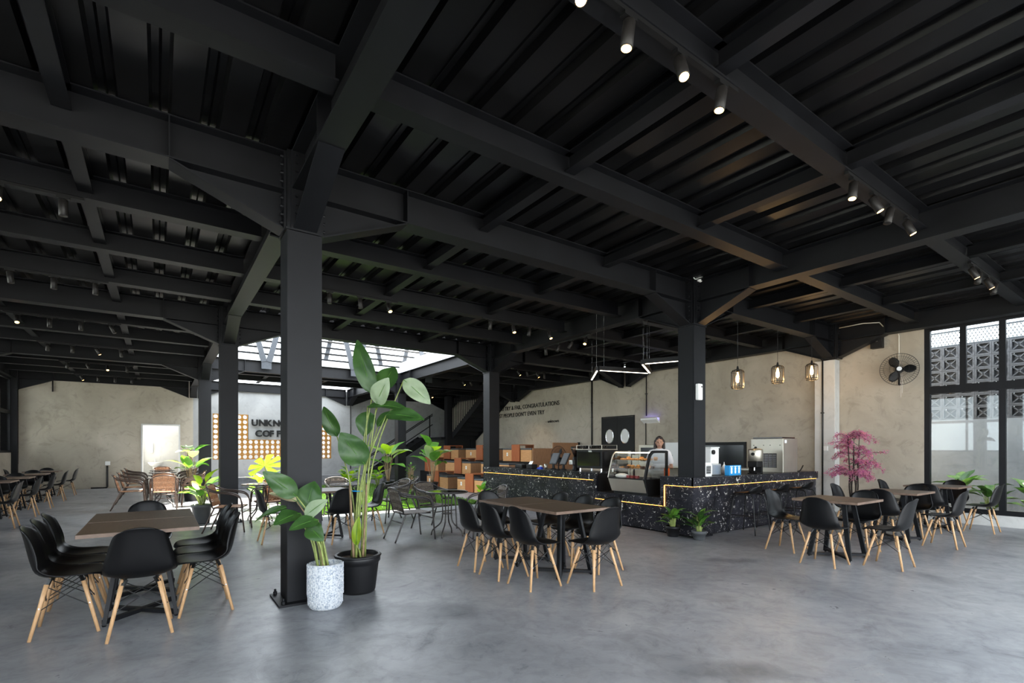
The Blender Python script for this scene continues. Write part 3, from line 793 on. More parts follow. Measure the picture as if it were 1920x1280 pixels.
# marble tiles
ysj = [CY + .03, 5.55, 6.75, 7.95, 9.15, 10.35, CN - .02]
for a, b in zip(ysj, ysj[1:]):
    for z0, z1 in ((.02, .56), (.563, .80)):
        if z1 > .6 and a < N1 and b > N0:
            for p, q in ((a, min(b, N0 - .07)), (max(a, N1 + .08), b)):
                if q - p > .03: obj('marble_tile', box(nb(), CX + .028, CX + .05, p + .0015, q - .0015, z0, z1), 'marble', ctr)
            continue
        obj('marble_tile', box(nb(), CX + .028, CX + .05, a + .0015, b - .0015, z0, min(z1, .45) if (a >= N0 and b <= N1 and z1 > .45 and False) else z1), 'marble', ctr)
xsj = [CX + .051, 7.46, 8.66, 9.86, CE - .03]
for a, b in zip(xsj, xsj[1:]):
    for z0, z1 in ((.02, .60), (.603, .80)): obj('marble_tile', box(nb(), a + .0015, b - .0015, CY + .028, CY + .05, z0, z1), 'marble', ctr)
for z0, z1 in ((.02, .60), (.603, .80)): obj('marble_tile', box(nb(), CE - .05, CE - .028, CY + .052, 5.5, z0, z1), 'marble', ctr)
# light strips
for q in ((CX + .012, CX + .024, N1 + .08, CN - .03, .793, .799), (CX + .012, CX + .024, CY + .03, N0 - .08, .793, .799), (CX + .012, CX + .024, N0 - .08, N1 + .04, .441, .448), (CX + .008, CX + .02, N0 - .083, N0 - .072, .448, .79),
          (CX + .03, CE - .05, CY + .012, CY + .024, .793, .799)):
    obj('light_strip', box(nb(), *q), 'led', ctr)
obj('plinth', box(nb(), CX + .05, 7.45, 5.2, CN - .04, 0, .02), 'black', ctr)

# ---- display case
CZ = .58
case = thing('pastry_display_case', 'curved glass pastry display case with black end frame set into the counter', 'display case', (0, 0, 0))
K0, K1 = 5.72, 6.58
obj('case_base', box(nb(), 6.95, 7.42, K0 + .02, K1 - .02, CZ, .82), 'black', case)
bm = nb(); prism(bm, [(6.90, CZ + .045), (6.945, CZ + .045), (6.82, .855), (6.80, .855)], 'y', K0 + .03, K1 - .01); obj('steel_front', bm, 'inox', case)
obj('case_floor', box(nb(), 6.83, 7.42, K0 + .02, K1 - .02, .858, .872), 'black', case)
arc = smooth_pts([(6.81, 0, .87), (6.87, 0, 1.08), (6.93, 0, 1.26), (6.985, 0, 1.325), (7.06, 0, 1.345), (7.38, 0, 1.345)], 4)
bm = nb(); A = [bm.verts.new((p.x, K0 + .03, p.z)) for p in arc]; B = [bm.verts.new((p.x, K1 - .01, p.z)) for p in arc]
for i in range(len(arc) - 1): bm.faces.new((A[i], A[i + 1], B[i + 1], B[i]))
obj('curved_glass', bm, 'caseglass', case, smooth=True)
for y, w, m_ in ((K0, .035, 'black'), (K1, .02, 'inox')):
    bm = nb()
    for a, b in zip(arc, arc[1:]): bar(bm, (a.x, y, a.z), (b.x, y, b.z), w, .045 if m_ == 'black' else .015)
    bar(bm, (7.39, y, .6), (7.39, y, 1.36), .035, .04)
    obj('end_frame', bm, m_, case)
bm = nb(); prism(bm, [(6.88, CZ), (7.41, CZ), (7.41, .87), (6.81, .87)], 'y', K0 - .012, K0 + .016); obj('end_panel', bm, 'black', case)
obj('end_glass', prism(nb(), [(p.x, p.z) for p in arc] + [(7.38, .87)], 'y', K0 + .004, K0 + .008), 'caseglass', case)
obj('end_glass', prism(nb(), [(p.x, p.z) for p in arc] + [(7.38, .87)], 'y', K1 - .008, K1 - .004), 'caseglass', case)
for z, x0 in ((1.03, 6.93), (1.18, 6.97)): obj('glass_shelf', box(nb(), x0, 7.36, K0 + .04, K1 - .02, z, z + .008), 'caseglass', case)
obj('case_lamp', box(nb(), 7.02, 7.08, K0 + .06, K1 - .04, 1.322, 1.338), 'ledwhite', case)
obj('rear_door', box(nb(), 7.385, 7.395, K0 + .02, K1 - .02, .9, 1.34), 'caseglass', case)
def pastry_bm(kind):
    bm = nb()
    if kind == 0:
        for k in range(5): blob(bm, ((k - 2) * .024, .012 * abs(k - 2), .02), (.018, .022 - .003 * abs(k - 2), .02 - .003 * abs(k - 2)), 10, 6)
    elif kind == 1: lathe(bm, [(.025, 0), (.038, .035), (.045, .045), (.03, .062), (.005, .068)], 12)
    else: prism(bm, [(-.04, -.03), (.04, 0), (-.04, .03)], 'z', 0, .045)
    return bm
pk = [('croissant', 'golden croissant lying on a display case shelf', 'bread'), ('muffin', 'brown muffin standing in the display case', 'bread'), ('cake_slice', 'dark cake slice in the display case', 'choc')]
protos = {}
def pastry(k, x, y, z, m_=None):
    n_, l_, mm = pk[k]; key = (k, m_)
    if key not in protos: o = protos[key] = obj(n_, pastry_bm(k), m_ or mm, smooth=k < 2)
    else: o = protos[key].copy(); COL.objects.link(o)
    o.location = (x, y, z); o.rotation_euler = (0, 0, random.uniform(-.3, .3)); tag(o, l_ if not m_ else 'dark red cake slice low in the display case', n_.split('_')[0], n_.replace('_', ' ') + 's in the display case')
for i in range(7): pastry(0, 7.05, K0 + .1 + i * .1, 1.1885); pastry(0 if i % 3 else 1, 7.23, K0 + .11 + i * .105, 1.1885)
for i in range(6): pastry((1, 2, 0)[i % 3], 7.05, K0 + .12 + i * .12, 1.0385); pastry((2, 1)[i % 2], 7.2, K0 + .15 + i * .11, 1.0385)
for i in range(3): pastry(2, 6.98, K0 + .3 + i * .1, .8725, 'berry')
bm = nb(); blob(bm, (0, 0, .035), (.10, .13, .045)); blob(bm, (.02, .1, .03), (.07, .07, .035)); tag(obj('folded_cloth', bm, 'cream', loc=(6.97, 6.38, .872), smooth=True), 'white cloth bundle in the lower left of the display case', 'cloth')

# ---- espresso machine and counter equipment
T = .94
em = thing('espresso_machine', 'large black espresso machine with glasses stacked on top, left of the display case', 'coffee machine', (7.05, 6.98, T))
obj('body', box(nb(), 0, .42, 0, .72, .07, .44), 'black', em, bevel=.012)
obj('back_panel', box(nb(), -.012, 0, .05, .68, .12, .40), 'blackgloss', em)
obj('side_panel', box(nb(), .05, .37, -.012, 0, .12, .40), 'blackgloss', em)
obj('top_tray', box(nb(), -.01, .43, -.01, .73, .44, .455), 'inox', em)
bm = nb()
for a, b in (((0, 0), (.42, 0)), ((0, .72), (.42, .72)), ((0, 0), (0, .72)), ((.42, 0), (.42, .72))): tube(bm, [(*a, .53), (*b, .53)], .006, 6)
for a in ((0, 0), (.42, 0), (0, .72), (.42, .72), (0, .36)): tube(bm, [(*a, .45), (*a, .53)], .005, 6)
obj('cup_rail', bm, 'inox', em)
for x in (.05, .37):
    for y in (.06, .66): obj('foot', lathe(nb(), [(.022, 0), (.022, .07)], 10, (x, y, 0)), 'chrome', em)
bm = nb(); prism(bm, [(.26, .395), (.27, .425), (.36, .425), (.35, .395)], 'x', -.016, -.012); obj('badge', bm, 'plate', em)
g0 = None
for i in range(9):
    for j in range(2):
        loc = (7.05 + .07 + j * .12, 6.98 + .06 + i * .075, T + .4555)
        if g0 is None: g0 = o = obj('drinking_glass', lathe(nb(), [(.022, 0), (.028, .075), (.025, .075), (.02, .006)], 12), 'clear', smooth=True)
        else: o = g0.copy(); COL.objects.link(o)
        o.location = loc; tag(o, 'small glass upright on top of the espresso machine', 'glass', 'glasses on the espresso machine')
gr = thing('coffee_grinder', 'black coffee grinder with a cone hopper of beans beside the espresso machine', 'grinder', (7.22, 7.92, T))
obj('body', lathe(nb(), [(.075, 0), (.075, .03), (.06, .05), (.06, .27), (.04, .30)], 20), 'black', gr, smooth=True)
obj('hopper', lathe(nb(), [(.035, .30), (.095, .45), (.1, .49)], 20), 'clear', gr, smooth=True)
obj('beans', lathe(nb(), [(.028, .305), (.08, .435), (.01, .44)], 16), 'choc', gr)
obj('hopper_lid', lathe(nb(), [(.102, .49), (.102, .505), (.02, .51)], 20), 'black', gr)
obj('doser', box(nb(), -.14, -.055, -.05, .05, .13, .22), 'plate', gr, bevel=.01)
for n_, y, lab in ((0, 8.28, 'tilted touchscreen till nearest the coffee grinder'), (1, 8.62, 'tilted touchscreen till furthest from the coffee grinder')):
    t = thing('till_screen', lab, 'till', (7.2, y, T), R(-8 + 10 * n_))
    obj('base', lathe(nb(), [(.07, 0), (.07, .015), (.03, .03), (.028, .15)], 16), 'black', t)
    bm = nb(); bar(bm, (-.02, 0, .12), (.10, 0, .36), .24, .02); obj('tablet', bm, 'black', t)
    bm = nb(); bar(bm, (-.028, 0, .135), (.088, 0, .365), .2, .006); obj('screen', bm, 'cushion', t)
t = thing('receipt_printer', 'black receipt printer with white paper on the counter', 'printer', (7.15, 9.35, T)); obj('body', box(nb(), -.09, .09, -.1, .1, 0, .1), 'black', t, bevel=.01)
bm = nb(); bar(bm, (-.05, 0, .1), (.0, 0, .17), .12, .004); obj('paper', bm, 'paper', t)
t = thing('card_printer', 'second low black printer near the far end of the counter', 'printer', (7.15, 9.75, T)); obj('body', box(nb(), -.1, .1, -.14, .14, 0, .08), 'black', t, bevel=.01); obj('cover', box(nb(), -.08, .08, -.1, .1, .08, .09), 'pot_grey', t)
t = thing('blue_tape_dispenser', 'blue tape dispenser beside the receipt printer', 'dispenser', (7.12, 9.0, T)); obj('body', prism(nb(), [(-.09, 0), (.09, 0), (.07, .03), (-.05, .06)], 'x', -.03, .03), 'navy', t); obj('roll', tube(nb(), [(-.02, -.03, .06), (.02, -.03, .06)], .03, 14), 'white', t)
tag(obj('steel_cup', lathe(nb(), [(.035, 0), (.04, .12), (.036, .12), (.03, .005)], 16), 'inox', loc=(7.15, 8.83, T), smooth=True), 'steel cup on the counter beside the tills', 'cup')
pf = thing('pedestal_fan', 'black pedestal fan with round wire cage behind the counter', 'fan', (8.35, 9.8, 0), R(100))
obj('base', lathe(nb(), [(.2, 0), (.2, .02), (.03, .05)], 24), 'black', pf); obj('pole', tube(nb(), [(0, 0, .03), (0, 0, 1.1)], .016, 10), 'black', pf)
def cage(parent, r, depth, m_, spokes=36, z=0, cx=0):
    """round fan cage facing local -Y... hub at origin height z"""
    bm = nb()
    for rr, dy in ((r, 0), (r * .8, -depth * .7), (r * .5, -depth), (r * .25, -depth * 1.05)):
        tube(bm, [(cx + rr * math.cos(a * math.pi / 18), dy, z + rr * math.sin(a * math.pi / 18)) for a in range(36)], .005 if rr == r else .0025, 5, closed=True)
    for k in range(spokes):
        a = 2 * math.pi * k / spokes; c, s = math.cos(a), math.sin(a)
        tube(bm, [(cx + rr * c, dy, z + rr * s) for rr, dy in ((r, 0), (r * .8, -depth * .7), (r * .5, -depth), (r * .18, -depth * 1.05))], .0018, 4)
        tube(bm, [(cx + rr * c, dy, z + rr * s) for rr, dy in ((r, 0), (r * .7, depth * .7), (r * .2, depth))], .0018, 4)
    obj('cage', bm, m_, parent)
def blades(parent, r, m_, z=0):
    for k in range(3):
        bm = nb(); a0 = 2 * math.pi * k / 3; P = []
        for i in range(9):
            t = i / 8; rr = r * (.18 + .72 * t); w = .55 * math.sin(math.pi * min(1, t * .8 + .2)) + .15
            row = []
            for j in range(5):
                a = a0 + (j / 4 - .5) * w * 1.5; row.append(bm.verts.new((rr * math.cos(a), .05 * (j / 4 - .5), z + rr * math.sin(a))))
            P.append(row)
        for A_, B_ in zip(P, P[1:]):
            for j in range(4): bm.faces.new((A_[j], A_[j + 1], B_[j + 1], B_[j]))
        o = obj('blade', bm, m_, parent, smooth=True); m = o.modifiers.new('solid', 'SOLIDIFY'); m.thickness = .004
cage(pf, .25, .09, 'black', 40, 1.22); blades(pf, .24, 'black', 1.22); obj('motor', tube(nb(), [(0, .02, 1.22), (0, .2, 1.22)], .07, 16), 'black', pf)
# right-hand counter equipment
ice = thing('ice_machine', 'square stainless ice machine with louvred front on the right end of the counter', 'ice machine', (9.78, 4.87, T))
obj('body', box(nb(), 0, .56, 0, .64, 0, .66), 'inox', ice, bevel=.008)
obj('lid', box(nb(), .0, .5, .02, .6, .66, .685), 'blackgloss', ice, bevel=.006)
for k in range(5): obj('vent_panel', box(nb(), -.004, .0, .125 + k * .078, .198 + k * .078, .09, .37), 'black', ice)
for k in range(5):
    for r_ in range(12): obj('louvre', box(nb(), -.012, -.002, .13 + k * .078, .195 + k * .078, .1 + r_ * .022, .105 + r_ * .022), 'plate', ice)
for y, z in ((.06, .53), (.58, .53), (.25, .53), (.38, .53)): obj('screw', tube(nb(), [(-.008, y, z), (.0, y, z)], .008, 8), 'black', ice)
obj('notice', box(nb(), .05, .13, -.003, 0, .57, .63), 'paper', ice)
urn = thing('coffee_urn', 'tall stainless coffee urn with black knob, left of the ice machine', 'urn', (9.25, 5.12, T))
obj('tank', lathe(nb(), [(.13, .12), (.13, .43), (.12, .45), (.02, .47)], 24), 'inox', urn, smooth=True); obj('base', lathe(nb(), [(.11, 0), (.12, .03), (.12, .12)], 24), 'black', urn, smooth=True)
obj('lid_knob', lathe(nb(), [(.02, .47), (.025, .49), (.01, .50)], 12), 'black', urn); obj('knob', tube(nb(), [(-.15, -.02, .36), (-.11, -.02, .36)], .03, 12), 'black', urn); obj('tap', tube(nb(), [(-.12, 0, .16), (-.18, 0, .16), (-.18, 0, .12)], .012, 8), 'chrome', urn)
cg = thing('small_coffee_maker', 'small black coffee maker in front of the steel urn', 'coffee maker', (8.98, 4.98, T))
obj('body', box(nb(), -.1, .1, -.09, .09, .12, .23), 'black', cg, bevel=.01); obj('stand', box(nb(), .04, .1, -.09, .09, 0, .12), 'black', cg); obj('tray', box(nb(), -.1, .1, -.09, .09, 0, .02), 'black', cg); obj('spout', tube(nb(), [(-.03, 0, .12), (-.03, 0, .06)], .012, 8), 'chrome', cg)
for k in range(3):
    t = thing('blue_carton', 'bright blue card carton on the counter, %s of three' % ['left', 'middle', 'right'][k], 'carton', (8.02 + .135 * k, 4.90 + .012 * k, T), 0, 'blue cartons')
    obj('box_body', box(nb(), 0, .125, 0, .09, 0, .17), 'blue', t, bevel=.002)
    obj('print', lathe(nb(), [(.018, 0), (.026, .03), (.02, .06), (.028, .09), (.012, .11)], 12), 'paper', t).scale = (1, .05, 1)
    t.children[-1].location = (.0625, -.0015, .03)
    obj('print', box(nb(), .02, .105, -.002, 0, .145, .158), 'paper', t)
bl = thing('cup_sealer', 'grey cup sealing machine with clear hopper beside the counter column', 'machine', (7.72, 5.05, T))
obj('base', box(nb(), 0, .3, 0, .28, 0, .2), 'plate', bl, bevel=.02); obj('hopper', box(nb(), .03, .27, .03, .25, .2, .47), 'white', bl, bevel=.01); obj('lid', box(nb(), .02, .28, .02, .26, .47, .49), 'white', bl, bevel=.005); obj('fan_cap', tube(nb(), [(.08, .02, .40), (.08, .0, .40)], .04, 14), 'black', bl)
kp = thing('keypad_terminal', 'white keypad terminal standing on the counter beside the column', 'terminal', (7.36, 4.93, T))
obj('body', box(nb(), 0, .19, 0, .03, 0, .23), 'white', kp, bevel=.008); obj('panel', box(nb(), .03, .16, -.003, 0, .04, .18), 'plate', kp)
for a in range(4):
    for b in range(4): obj('key', box(nb(), .04 + a * .03, .058 + a * .03, -.007, -.003, .055 + b * .03, .072 + b * .03), 'black', kp)
tag(obj('red_basket', lathe(nb(), [(.09, 0), (.11, .1), (.104, .1), (.085, .006)], 4), 'red', loc=(8.22, 5.34, T), rot=(0, 0, R(45))), 'red plastic basket behind the blue cartons', 'basket')
sb = thing('squeeze_bottle', 'clear squeeze bottle standing behind the blue cartons', 'bottle', (8.42, 5.25, T)); obj('body', lathe(nb(), [(.035, 0), (.035, .14), (.015, .17)], 14), 'white', sb, smooth=True); obj('nozzle', lathe(nb(), [(.012, .17), (.004, .22)], 10), 'white', sb)
tb_ = nb(); tube(tb_, smooth_pts([(10.5, 4.95, T + .006), (10.62, 4.95, T + .02), (10.74, 4.95, T + .12)], 4), .012, 6); tag(obj('black_tongs', tb_, 'black'), 'black tongs leaning up beside the ice machine', 'tongs')

# ---- back bar along the wall
bk = thing('back_bar', 'low steel back bench along the wall behind the counter', 'bench', (11.7, 0, 0))
obj('bench_top', box(nb(), 0, .64, 6.4, 10.4, .88, .92), 'inox', bk)
for y in (6.45, 8.4, 10.35):
    for x in (.03, .6): obj('leg', box(nb(), x, x + .04, y - .02, y + .02, 0, .88), 'inox', bk)
mw = thing('wall_oven', 'steel-framed oven on the back bench beside the serving person', 'oven', (11.75, 9.35, .92)); obj('body', box(nb(), 0, .5, 0, .75, 0, .6), 'inox', mw, bevel=.01); obj('door_glass', box(nb(), -.01, 0, .08, .67, .12, .52), 'screen', mw)
w2 = thing('water_boiler', 'narrow white water boiler behind the serving person', 'boiler', (11.78, 8.72, .92)); obj('body', box(nb(), 0, .4, 0, .5, 0, .66), 'white', w2, bevel=.01); obj('tap', tube(nb(), [(-.05, .2, .3), (0, .2, .3)], .015, 8), 'chrome', w2)
w3 = thing('spice_rack', 'low steel rack on the back bench near the double door', 'rack', (11.8, 10.15, .92)); obj('shelf', box(nb(), 0, .3, 0, .25, .0, .3), 'inox', w3); obj('rail', tube(nb(), [(-.01, 0, .2), (-.01, .25, .2)], .008, 6), 'chrome', w3)
# dark pass-through framed in black
ps = sempty('trim_5', 'black-framed dark serving hatch low on the wall behind the counter', 'hatch')
y0, y1 = yx(1400, WX), yx(1318, WX)
obj('pane', box(nb(), WX - .02, WX - .005, y0 + .05, y1, .92, 1.50), 'screen', ps)
bm = nb(); box(bm, WX - .04, WX, y0, y1, 1.50, 1.58); box(bm, WX - .04, WX, y0, y0 + .06, .92, 1.5); obj('frame', bm, 'black', ps)

# ================================================================== RIGHT WALL FITTINGS
d1 = sempty('door_1', 'black double swing door with oval portholes in the wall behind the counter', 'door')
ya, yb = yx(1189, WX), yx(1130, WX); ym = (ya + yb) / 2
for a, b in ((ya + .02, ym - .004), (ym + .004, yb - .02)):
    l = obj('door_leaf', box(nb(), WX - .03, WX + .0, a, b, 0, 2.44), 'black', d1)
    cy = (a + b) / 2
    bm = nb(); tube(bm, [(WX - .034, cy + .17 * math.cos(q * math.pi / 16), 1.82 + .24 * math.sin(q * math.pi / 16)) for q in range(32)], .014, 8, closed=True); obj('porthole_ring', bm, 'chrome', l)
    bm = nb(); prism(bm, [(cy + .165 * math.cos(q * math.pi / 16), 1.82 + .235 * math.sin(q * math.pi / 16)) for q in range(32)], 'x', WX - .036, WX - .032); obj('porthole_glass', bm, 'plate', l)
bm = nb(); box(bm, WX - .03, WX, ya - .03, ya + .018, 0, 2.48); box(bm, WX - .03, WX, yb - .018, yb + .03, 0, 2.48); box(bm, WX - .03, WX, ya + .018, yb - .018, 2.445, 2.48); obj('door_frame', bm, 'steel', d1)
# quote
quote = thing('wall_quote', 'black lettered quote IF YOU TRY & FAIL, CONGRATULATIONS on the beige wall', 'lettering', (WX, 0, 0))
def wall_text(s, yr, z, width, hgt, m_='black'):
    cu = text_mesh(s, 1, .012, 'text_line', m_, quote, Matrix.Identity(4))
    xs = [v.co.x for v in cu.data.vertices]; zs = [v.co.y for v in cu.data.vertices]
    w = max(xs) - min(xs); cap = .70
    sx_, sy_ = width / w, hgt / cap
    for v in cu.data.vertices:
        x, y, zz = v.co
        v.co = (-.006 - zz * .5, yr + width - (x - min(xs)) * sx_, z + y * sy_)
    cu['kind'] = 'stuff'
yr = yx(1049, WX); z1 = on_x(1049, 758.5, WX).z
wall_text('IF YOU TRY & FAIL, CONGRATULATIONS', yr, z1, 4.45, .165)
yr2 = yx(1021, WX); wall_text("MOST PEOPLE DON'T EVEN TRY", yr2, on_x(1021, 776, WX).z, yr + 4.45 - yr2, .165)
yr3 = yx(1048, WX); wall_text('- unknown', yr3, on_x(1048, 791, WX).z, .78, .12)
# insect killer, speaker, fan, hatch
ik = thing('insect_lamp', 'white wall insect lamp glowing violet above the counter staff', 'lamp', on_x(1222, 787, WX)); yl = .3
obj('housing', prism(nb(), [(-.03, -.09), (-.16, .0), (-.16, .05), (-.13, .05), (-.03, -.04)], 'y', -yl, yl), 'white', ik); obj('violet_tube', tube(nb(), [(-.07, -yl + .04, .02), (-.07, yl - .04, .02)], .015, 8), 'uv', ik); obj('back_plate', box(nb(), -.03, 0, -yl, yl, -.1, .06), 'white', ik)
sp = thing('wall_speaker', 'black rectangular speaker high on the wall above the fan', 'speaker', on_x(1647, 640, WX)); obj('cabinet', box(nb(), -.13, 0, -.105, .105, -.155, .155), 'black', sp, bevel=.008); obj('badge', box(nb(), -.134, -.13, -.03, .03, -.02, -.008), 'plate', sp)
c_ = on_x(1686, 692, WX - .26)
wf = thing('wall_fan', 'black wall fan with round wire cage beside the tall window', 'fan', c_, R(-72))
cage(wf, .315, .07, 'wire', 44); blades(wf, .30, 'black'); obj('hub', tube(nb(), [(0, -.085, 0), (0, .03, 0)], .05, 18), 'black', wf); obj('hub_cap', tube(nb(), [(0, -.092, 0), (0, -.084, 0)], .042, 18), 'plate', wf)
obj('motor', tube(nb(), [(0, .03, 0), (0, .17, 0)], .065, 16), 'black', wf); bm = nb(); tube(bm, smooth_pts([(0, .14, -.03), (0, .16, -.2), (.0, .22, -.28), (.02, .25, -.28)], 3), .018, 8); obj('bracket', bm, 'black', wf)
for s in (0, .02): obj('pull_cord', tube(nb(), [(s + .03, .12, -.08), (s + .03, .12, -.55 + s * 4)], .002, 5), 'white', wf)
def pipe(name, pts, r, m_, label, clips=()):
    t = thing(name, label, 'conduit', pts[0]); p0 = Vector(pts[0])
    obj('pipe', tube(nb(), [Vector(p) - p0 for p in pts], r, 8), m_, t, smooth=True)
    for c in clips: obj('clip', box(nb(), c[0] - p0.x - .03, c[0] - p0.x + .03, c[1] - p0.y - .03, c[1] - p0.y + .03, c[2] - p0.z - .012, c[2] - p0.z + .012), m_, t)
x_ = WX - .03
pipe('conduit', [(x_, yx(1111, WX), .95), (x_, yx(1111, WX), 3.95)], .03, 'pipe', 'thick dark conduit down the wall left of the double door', [(x_, yx(1111, WX), 3.0), (x_, yx(1111, WX), 2.5)])
pipe('conduit', [(x_, yx(1213, WX), 2.42), (x_, yx(1213, WX), 4.0)], .017, 'pipe', 'thin dark conduit down to the violet insect lamp', [(x_, yx(1213, WX), 3.1)])
pipe('conduit', [(x_, yx(1212, WX), 1.5), (x_, yx(1212, WX), 2.2)], .014, 'pipe', 'short dark cable below the violet insect lamp')
yp = yx(1543, 12.12)
pipe('conduit', [(12.10, yp, .1), (12.10, yp, 3.9)], .018, 'pipe', 'dark conduit running up the pale pilaster', [(12.10, yp, 2.2)])
tag(obj('switch_box', box(nb(), 12.08, 12.118, yx(1553, 12.12), yx(1541, 12.12) - .05, 1.36, 1.46), 'white', bevel=.004), 'small white switch box on the pale pilaster', 'switch')
zc = 3.72
pipe('conduit', [(11.9, 4.75, 3.98), (11.9, 4.3, 3.99), (12.0, 4.05, 3.97), (12.15, 4.0, 3.86), (12.3, 3.98, 3.80), (12.32, 3.85, 3.79), (12.32, 3.82, 3.7), (12.32, 3.82, 3.0)], .010, 'beige', 'cream cable bending down the wall to the wall fan')
# back wall conduits
pipe('conduit', [(-3.82, 22.95, .9), (-3.82, 22.95, 3.6)], .03, 'pipe', 'dark conduit in the far left corner', [(-3.82, 22.95, z) for z in (1.3, 2.1, 2.8)])
pipe('conduit', [(-1.95, 22.95, .02), (-1.52, 22.95, .02), (-1.50, 22.95, .05), (-1.5, 22.95, .80)], .03, 'pipe', 'low bent dark conduit at the foot of the end wall')
tag(obj('socket_box', box(nb(), -1.56, -1.42, 22.92, 22.978, .82, .96), 'white', bevel=.01), 'white socket box on the end wall above the bent conduit', 'socket')
pipe('conduit', [(-2.95, 22.95, 3.35), (-2.95, 22.95, 3.75)], .02, 'pipe', 'short dark conduit stub at the top of the end wall')
pipe('conduit', [(7.15, 22.95, .5), (7.15, 22.95, 3.5)], .02, 'pipe', 'thin dark conduit on the courtyard wall right of the sign')
# washbasin
sk = thing('washbasin', 'white washbasin on the alcove wall behind the doorway', 'washbasin', (-.12, 24.5, .78)); obj('bowl', lathe(nb(), [(.05, -.08), (.16, -.03), (.22, .06), (.235, .1), (.21, .1), (.12, 0)], 20, (0, -.26, 0)), 'white', sk, smooth=True)
obj('pedestal', lathe(nb(), [(.09, -.78), (.06, -.3), (.09, -.08)], 14, (0, -.2, 0)), 'white', sk, smooth=True); obj('tap', tube(nb(), smooth_pts([(0, -.06, .1), (0, -.07, .24), (0, -.16, .24), (0, -.18, .2)], 3), .012, 8), 'chrome', sk, smooth=True); obj('shelf', box(nb(), -.2, .2, -.08, 0, .06, .1), 'white', sk)
tag(obj('soap_dispenser', box(nb(), -.28, -.18, 24.42, 24.5, 1.25, 1.65), 'white', bevel=.02), 'tall white dispenser above the washbasin', 'dispenser')
# sign letters on stand-offs
sg = thing('sign_letters', 'two rows of black raised sign letters on the grey courtyard wall', 'sign', (0, 22.97, 0))
def letters(word, x0, pitch, z, h):
    for i, c in enumerate(word):
        o = text_mesh(c, h / .7, .03, 'letter', 'black', sg, Matrix.Translation((x0 + i * pitch, -.03, z)) @ Matrix.Rotation(R(90), 4, 'X'))
        obj('stand_off', tube(nb(), [(x0 + i * pitch + .1, -.02, z + .12), (x0 + i * pitch + .1, .012, z + .12)], .012, 6), 'black', sg)
letters('UNKNOWN', 3.10, .268, 2.36, .25); letters('COFFEE', 3.24, .268, 1.92, .25)
# column fittings
cd = thing('air_freshener', 'white dispenser box on the counter column', 'dispenser', on_y(1307, 735, 4.83)); obj('body', box(nb(), -.055, .055, -.07, -.002, -.13, .13), 'white', cd, bevel=.015); obj('lens', tube(nb(), [(.02, -.075, .08), (.02, -.068, .08)], .012, 10), 'black', cd)
cc = thing('security_camera', 'white dome security camera under the deck at the counter column', 'camera', on_y(1311, 524, 4.80)); obj('mount', lathe(nb(), [(.055, .02), (.055, .06), (.03, .07)], 16), 'white', cc); obj('eye_ball', blob(nb(), (0, -.01, 0), .048, 16, 10), 'white', cc, smooth=True); obj('lens', tube(nb(), [(0, -.062, -.012), (0, -.045, -.01)], .022, 14), 'blackgloss', cc); obj('cable', tube(nb(), smooth_pts([(-.05, 0, .0), (-.12, 0, -.01), (-.2, 0, .05)], 4), .006, 6), 'white', cc)
# ================================================================== TIERED SEATING AND STAIRS
TX = [8.2, 9.2, 10.2]; TZ = [0, .48, .97]
def cpx(c): return 780 + c / 6.857
YA, YB = 13.3, 20.0
for k in range(3):
    x1 = TX[k + 1] if k < 2 else WX - .01
    ylo = [13.35, 12.6, yx(cpx(1490), 10.2)][k]
    tag(obj('seating_platform', box(nb(), TX[k] + .03, x1 + .03 if k < 2 else x1, ylo, YB, 0 if k == 0 else 0, TZ[k] + .0 if k else .02), 'black'), 'black stepped platform of the wooden seating, %s step' % ['bottom', 'middle', 'top'][k], 'platform')
def seat_box(k, c0, c1, n, socket):
    y1, y0 = yx(cpx(c0), TX[k]), yx(cpx(c1), TX[k])
    t = thing('seat_box', 'oak seat box with grey cushion, %s from the left on the %s tier' % (n, ['bottom', 'middle', 'top'][k]), 'seat', (TX[k], (y0 + y1) / 2, TZ[k] + .02 * (k == 0)))
    w = (y1 - y0) / 2 - .008
    z = .40 if k else .385
    for q in range(6): obj('slat', box(nb(), 0, .02, -w, w, q * z / 6, (q + 1) * z / 6 - .004), 'seatwood', t)
    obj('carcass', box(nb(), .02, .55, -w, w, 0, z), 'sidewood', t)
    obj('cushion', box(nb(), -.01, .62, -w - .004, w + .004, z, z + .055), 'cushion', t, bevel=.015)
    if socket: s = obj('socket', box(nb(), -.008, 0, -.045, .045, z * .45, z * .45 + .12), 'white', t, bevel=.004); obj('socket_hole', tube(nb(), [(-.011, 0, z * .45 + .06), (-.007, 0, z * .45 + .06)], .022, 12), 'plate', s)
def arm(k, c0, c1, n):
    y1, y0 = yx(cpx(c0), TX[k] - .02), yx(cpx(c1), TX[k] - .02)
    t = thing('seat_side_table', 'red-brown L-shaped side table between seat boxes, %s on the %s tier' % (n, ['bottom', 'middle', 'top'][k]), 'side table', (TX[k] - .02, (y0 + y1) / 2, TZ[k] + .02 * (k == 0)))
    w = (y1 - y0) / 2 - .01
    obj('front_board', box(nb(), -.03, 0, -w, w, 0, .585), 'redwood', t); obj('top_board', box(nb(), 0, .6, -w, w, .555, .585), 'redwood', t)
    obj('rear_board', box(nb(), .57, .6, -w, w, .46, .555), 'redwood', t)
ORD = ['first', 'second', 'third', 'fourth', 'fifth', 'sixth', 'seventh']
B = [[(140, 213, 1), (302, 408, 0), (530, 636, 1), (747, 872, 0)], [(200, 283, 1), (378, 498, 0), (590, 703, 1), (835, 915, 0), (1070, 1195, 0)], [(290, 359, 1), (448, 543, 0), (640, 775, 1), (868, 960, 0), (1118, 1232, 1), (1343, 1488, 0)]]
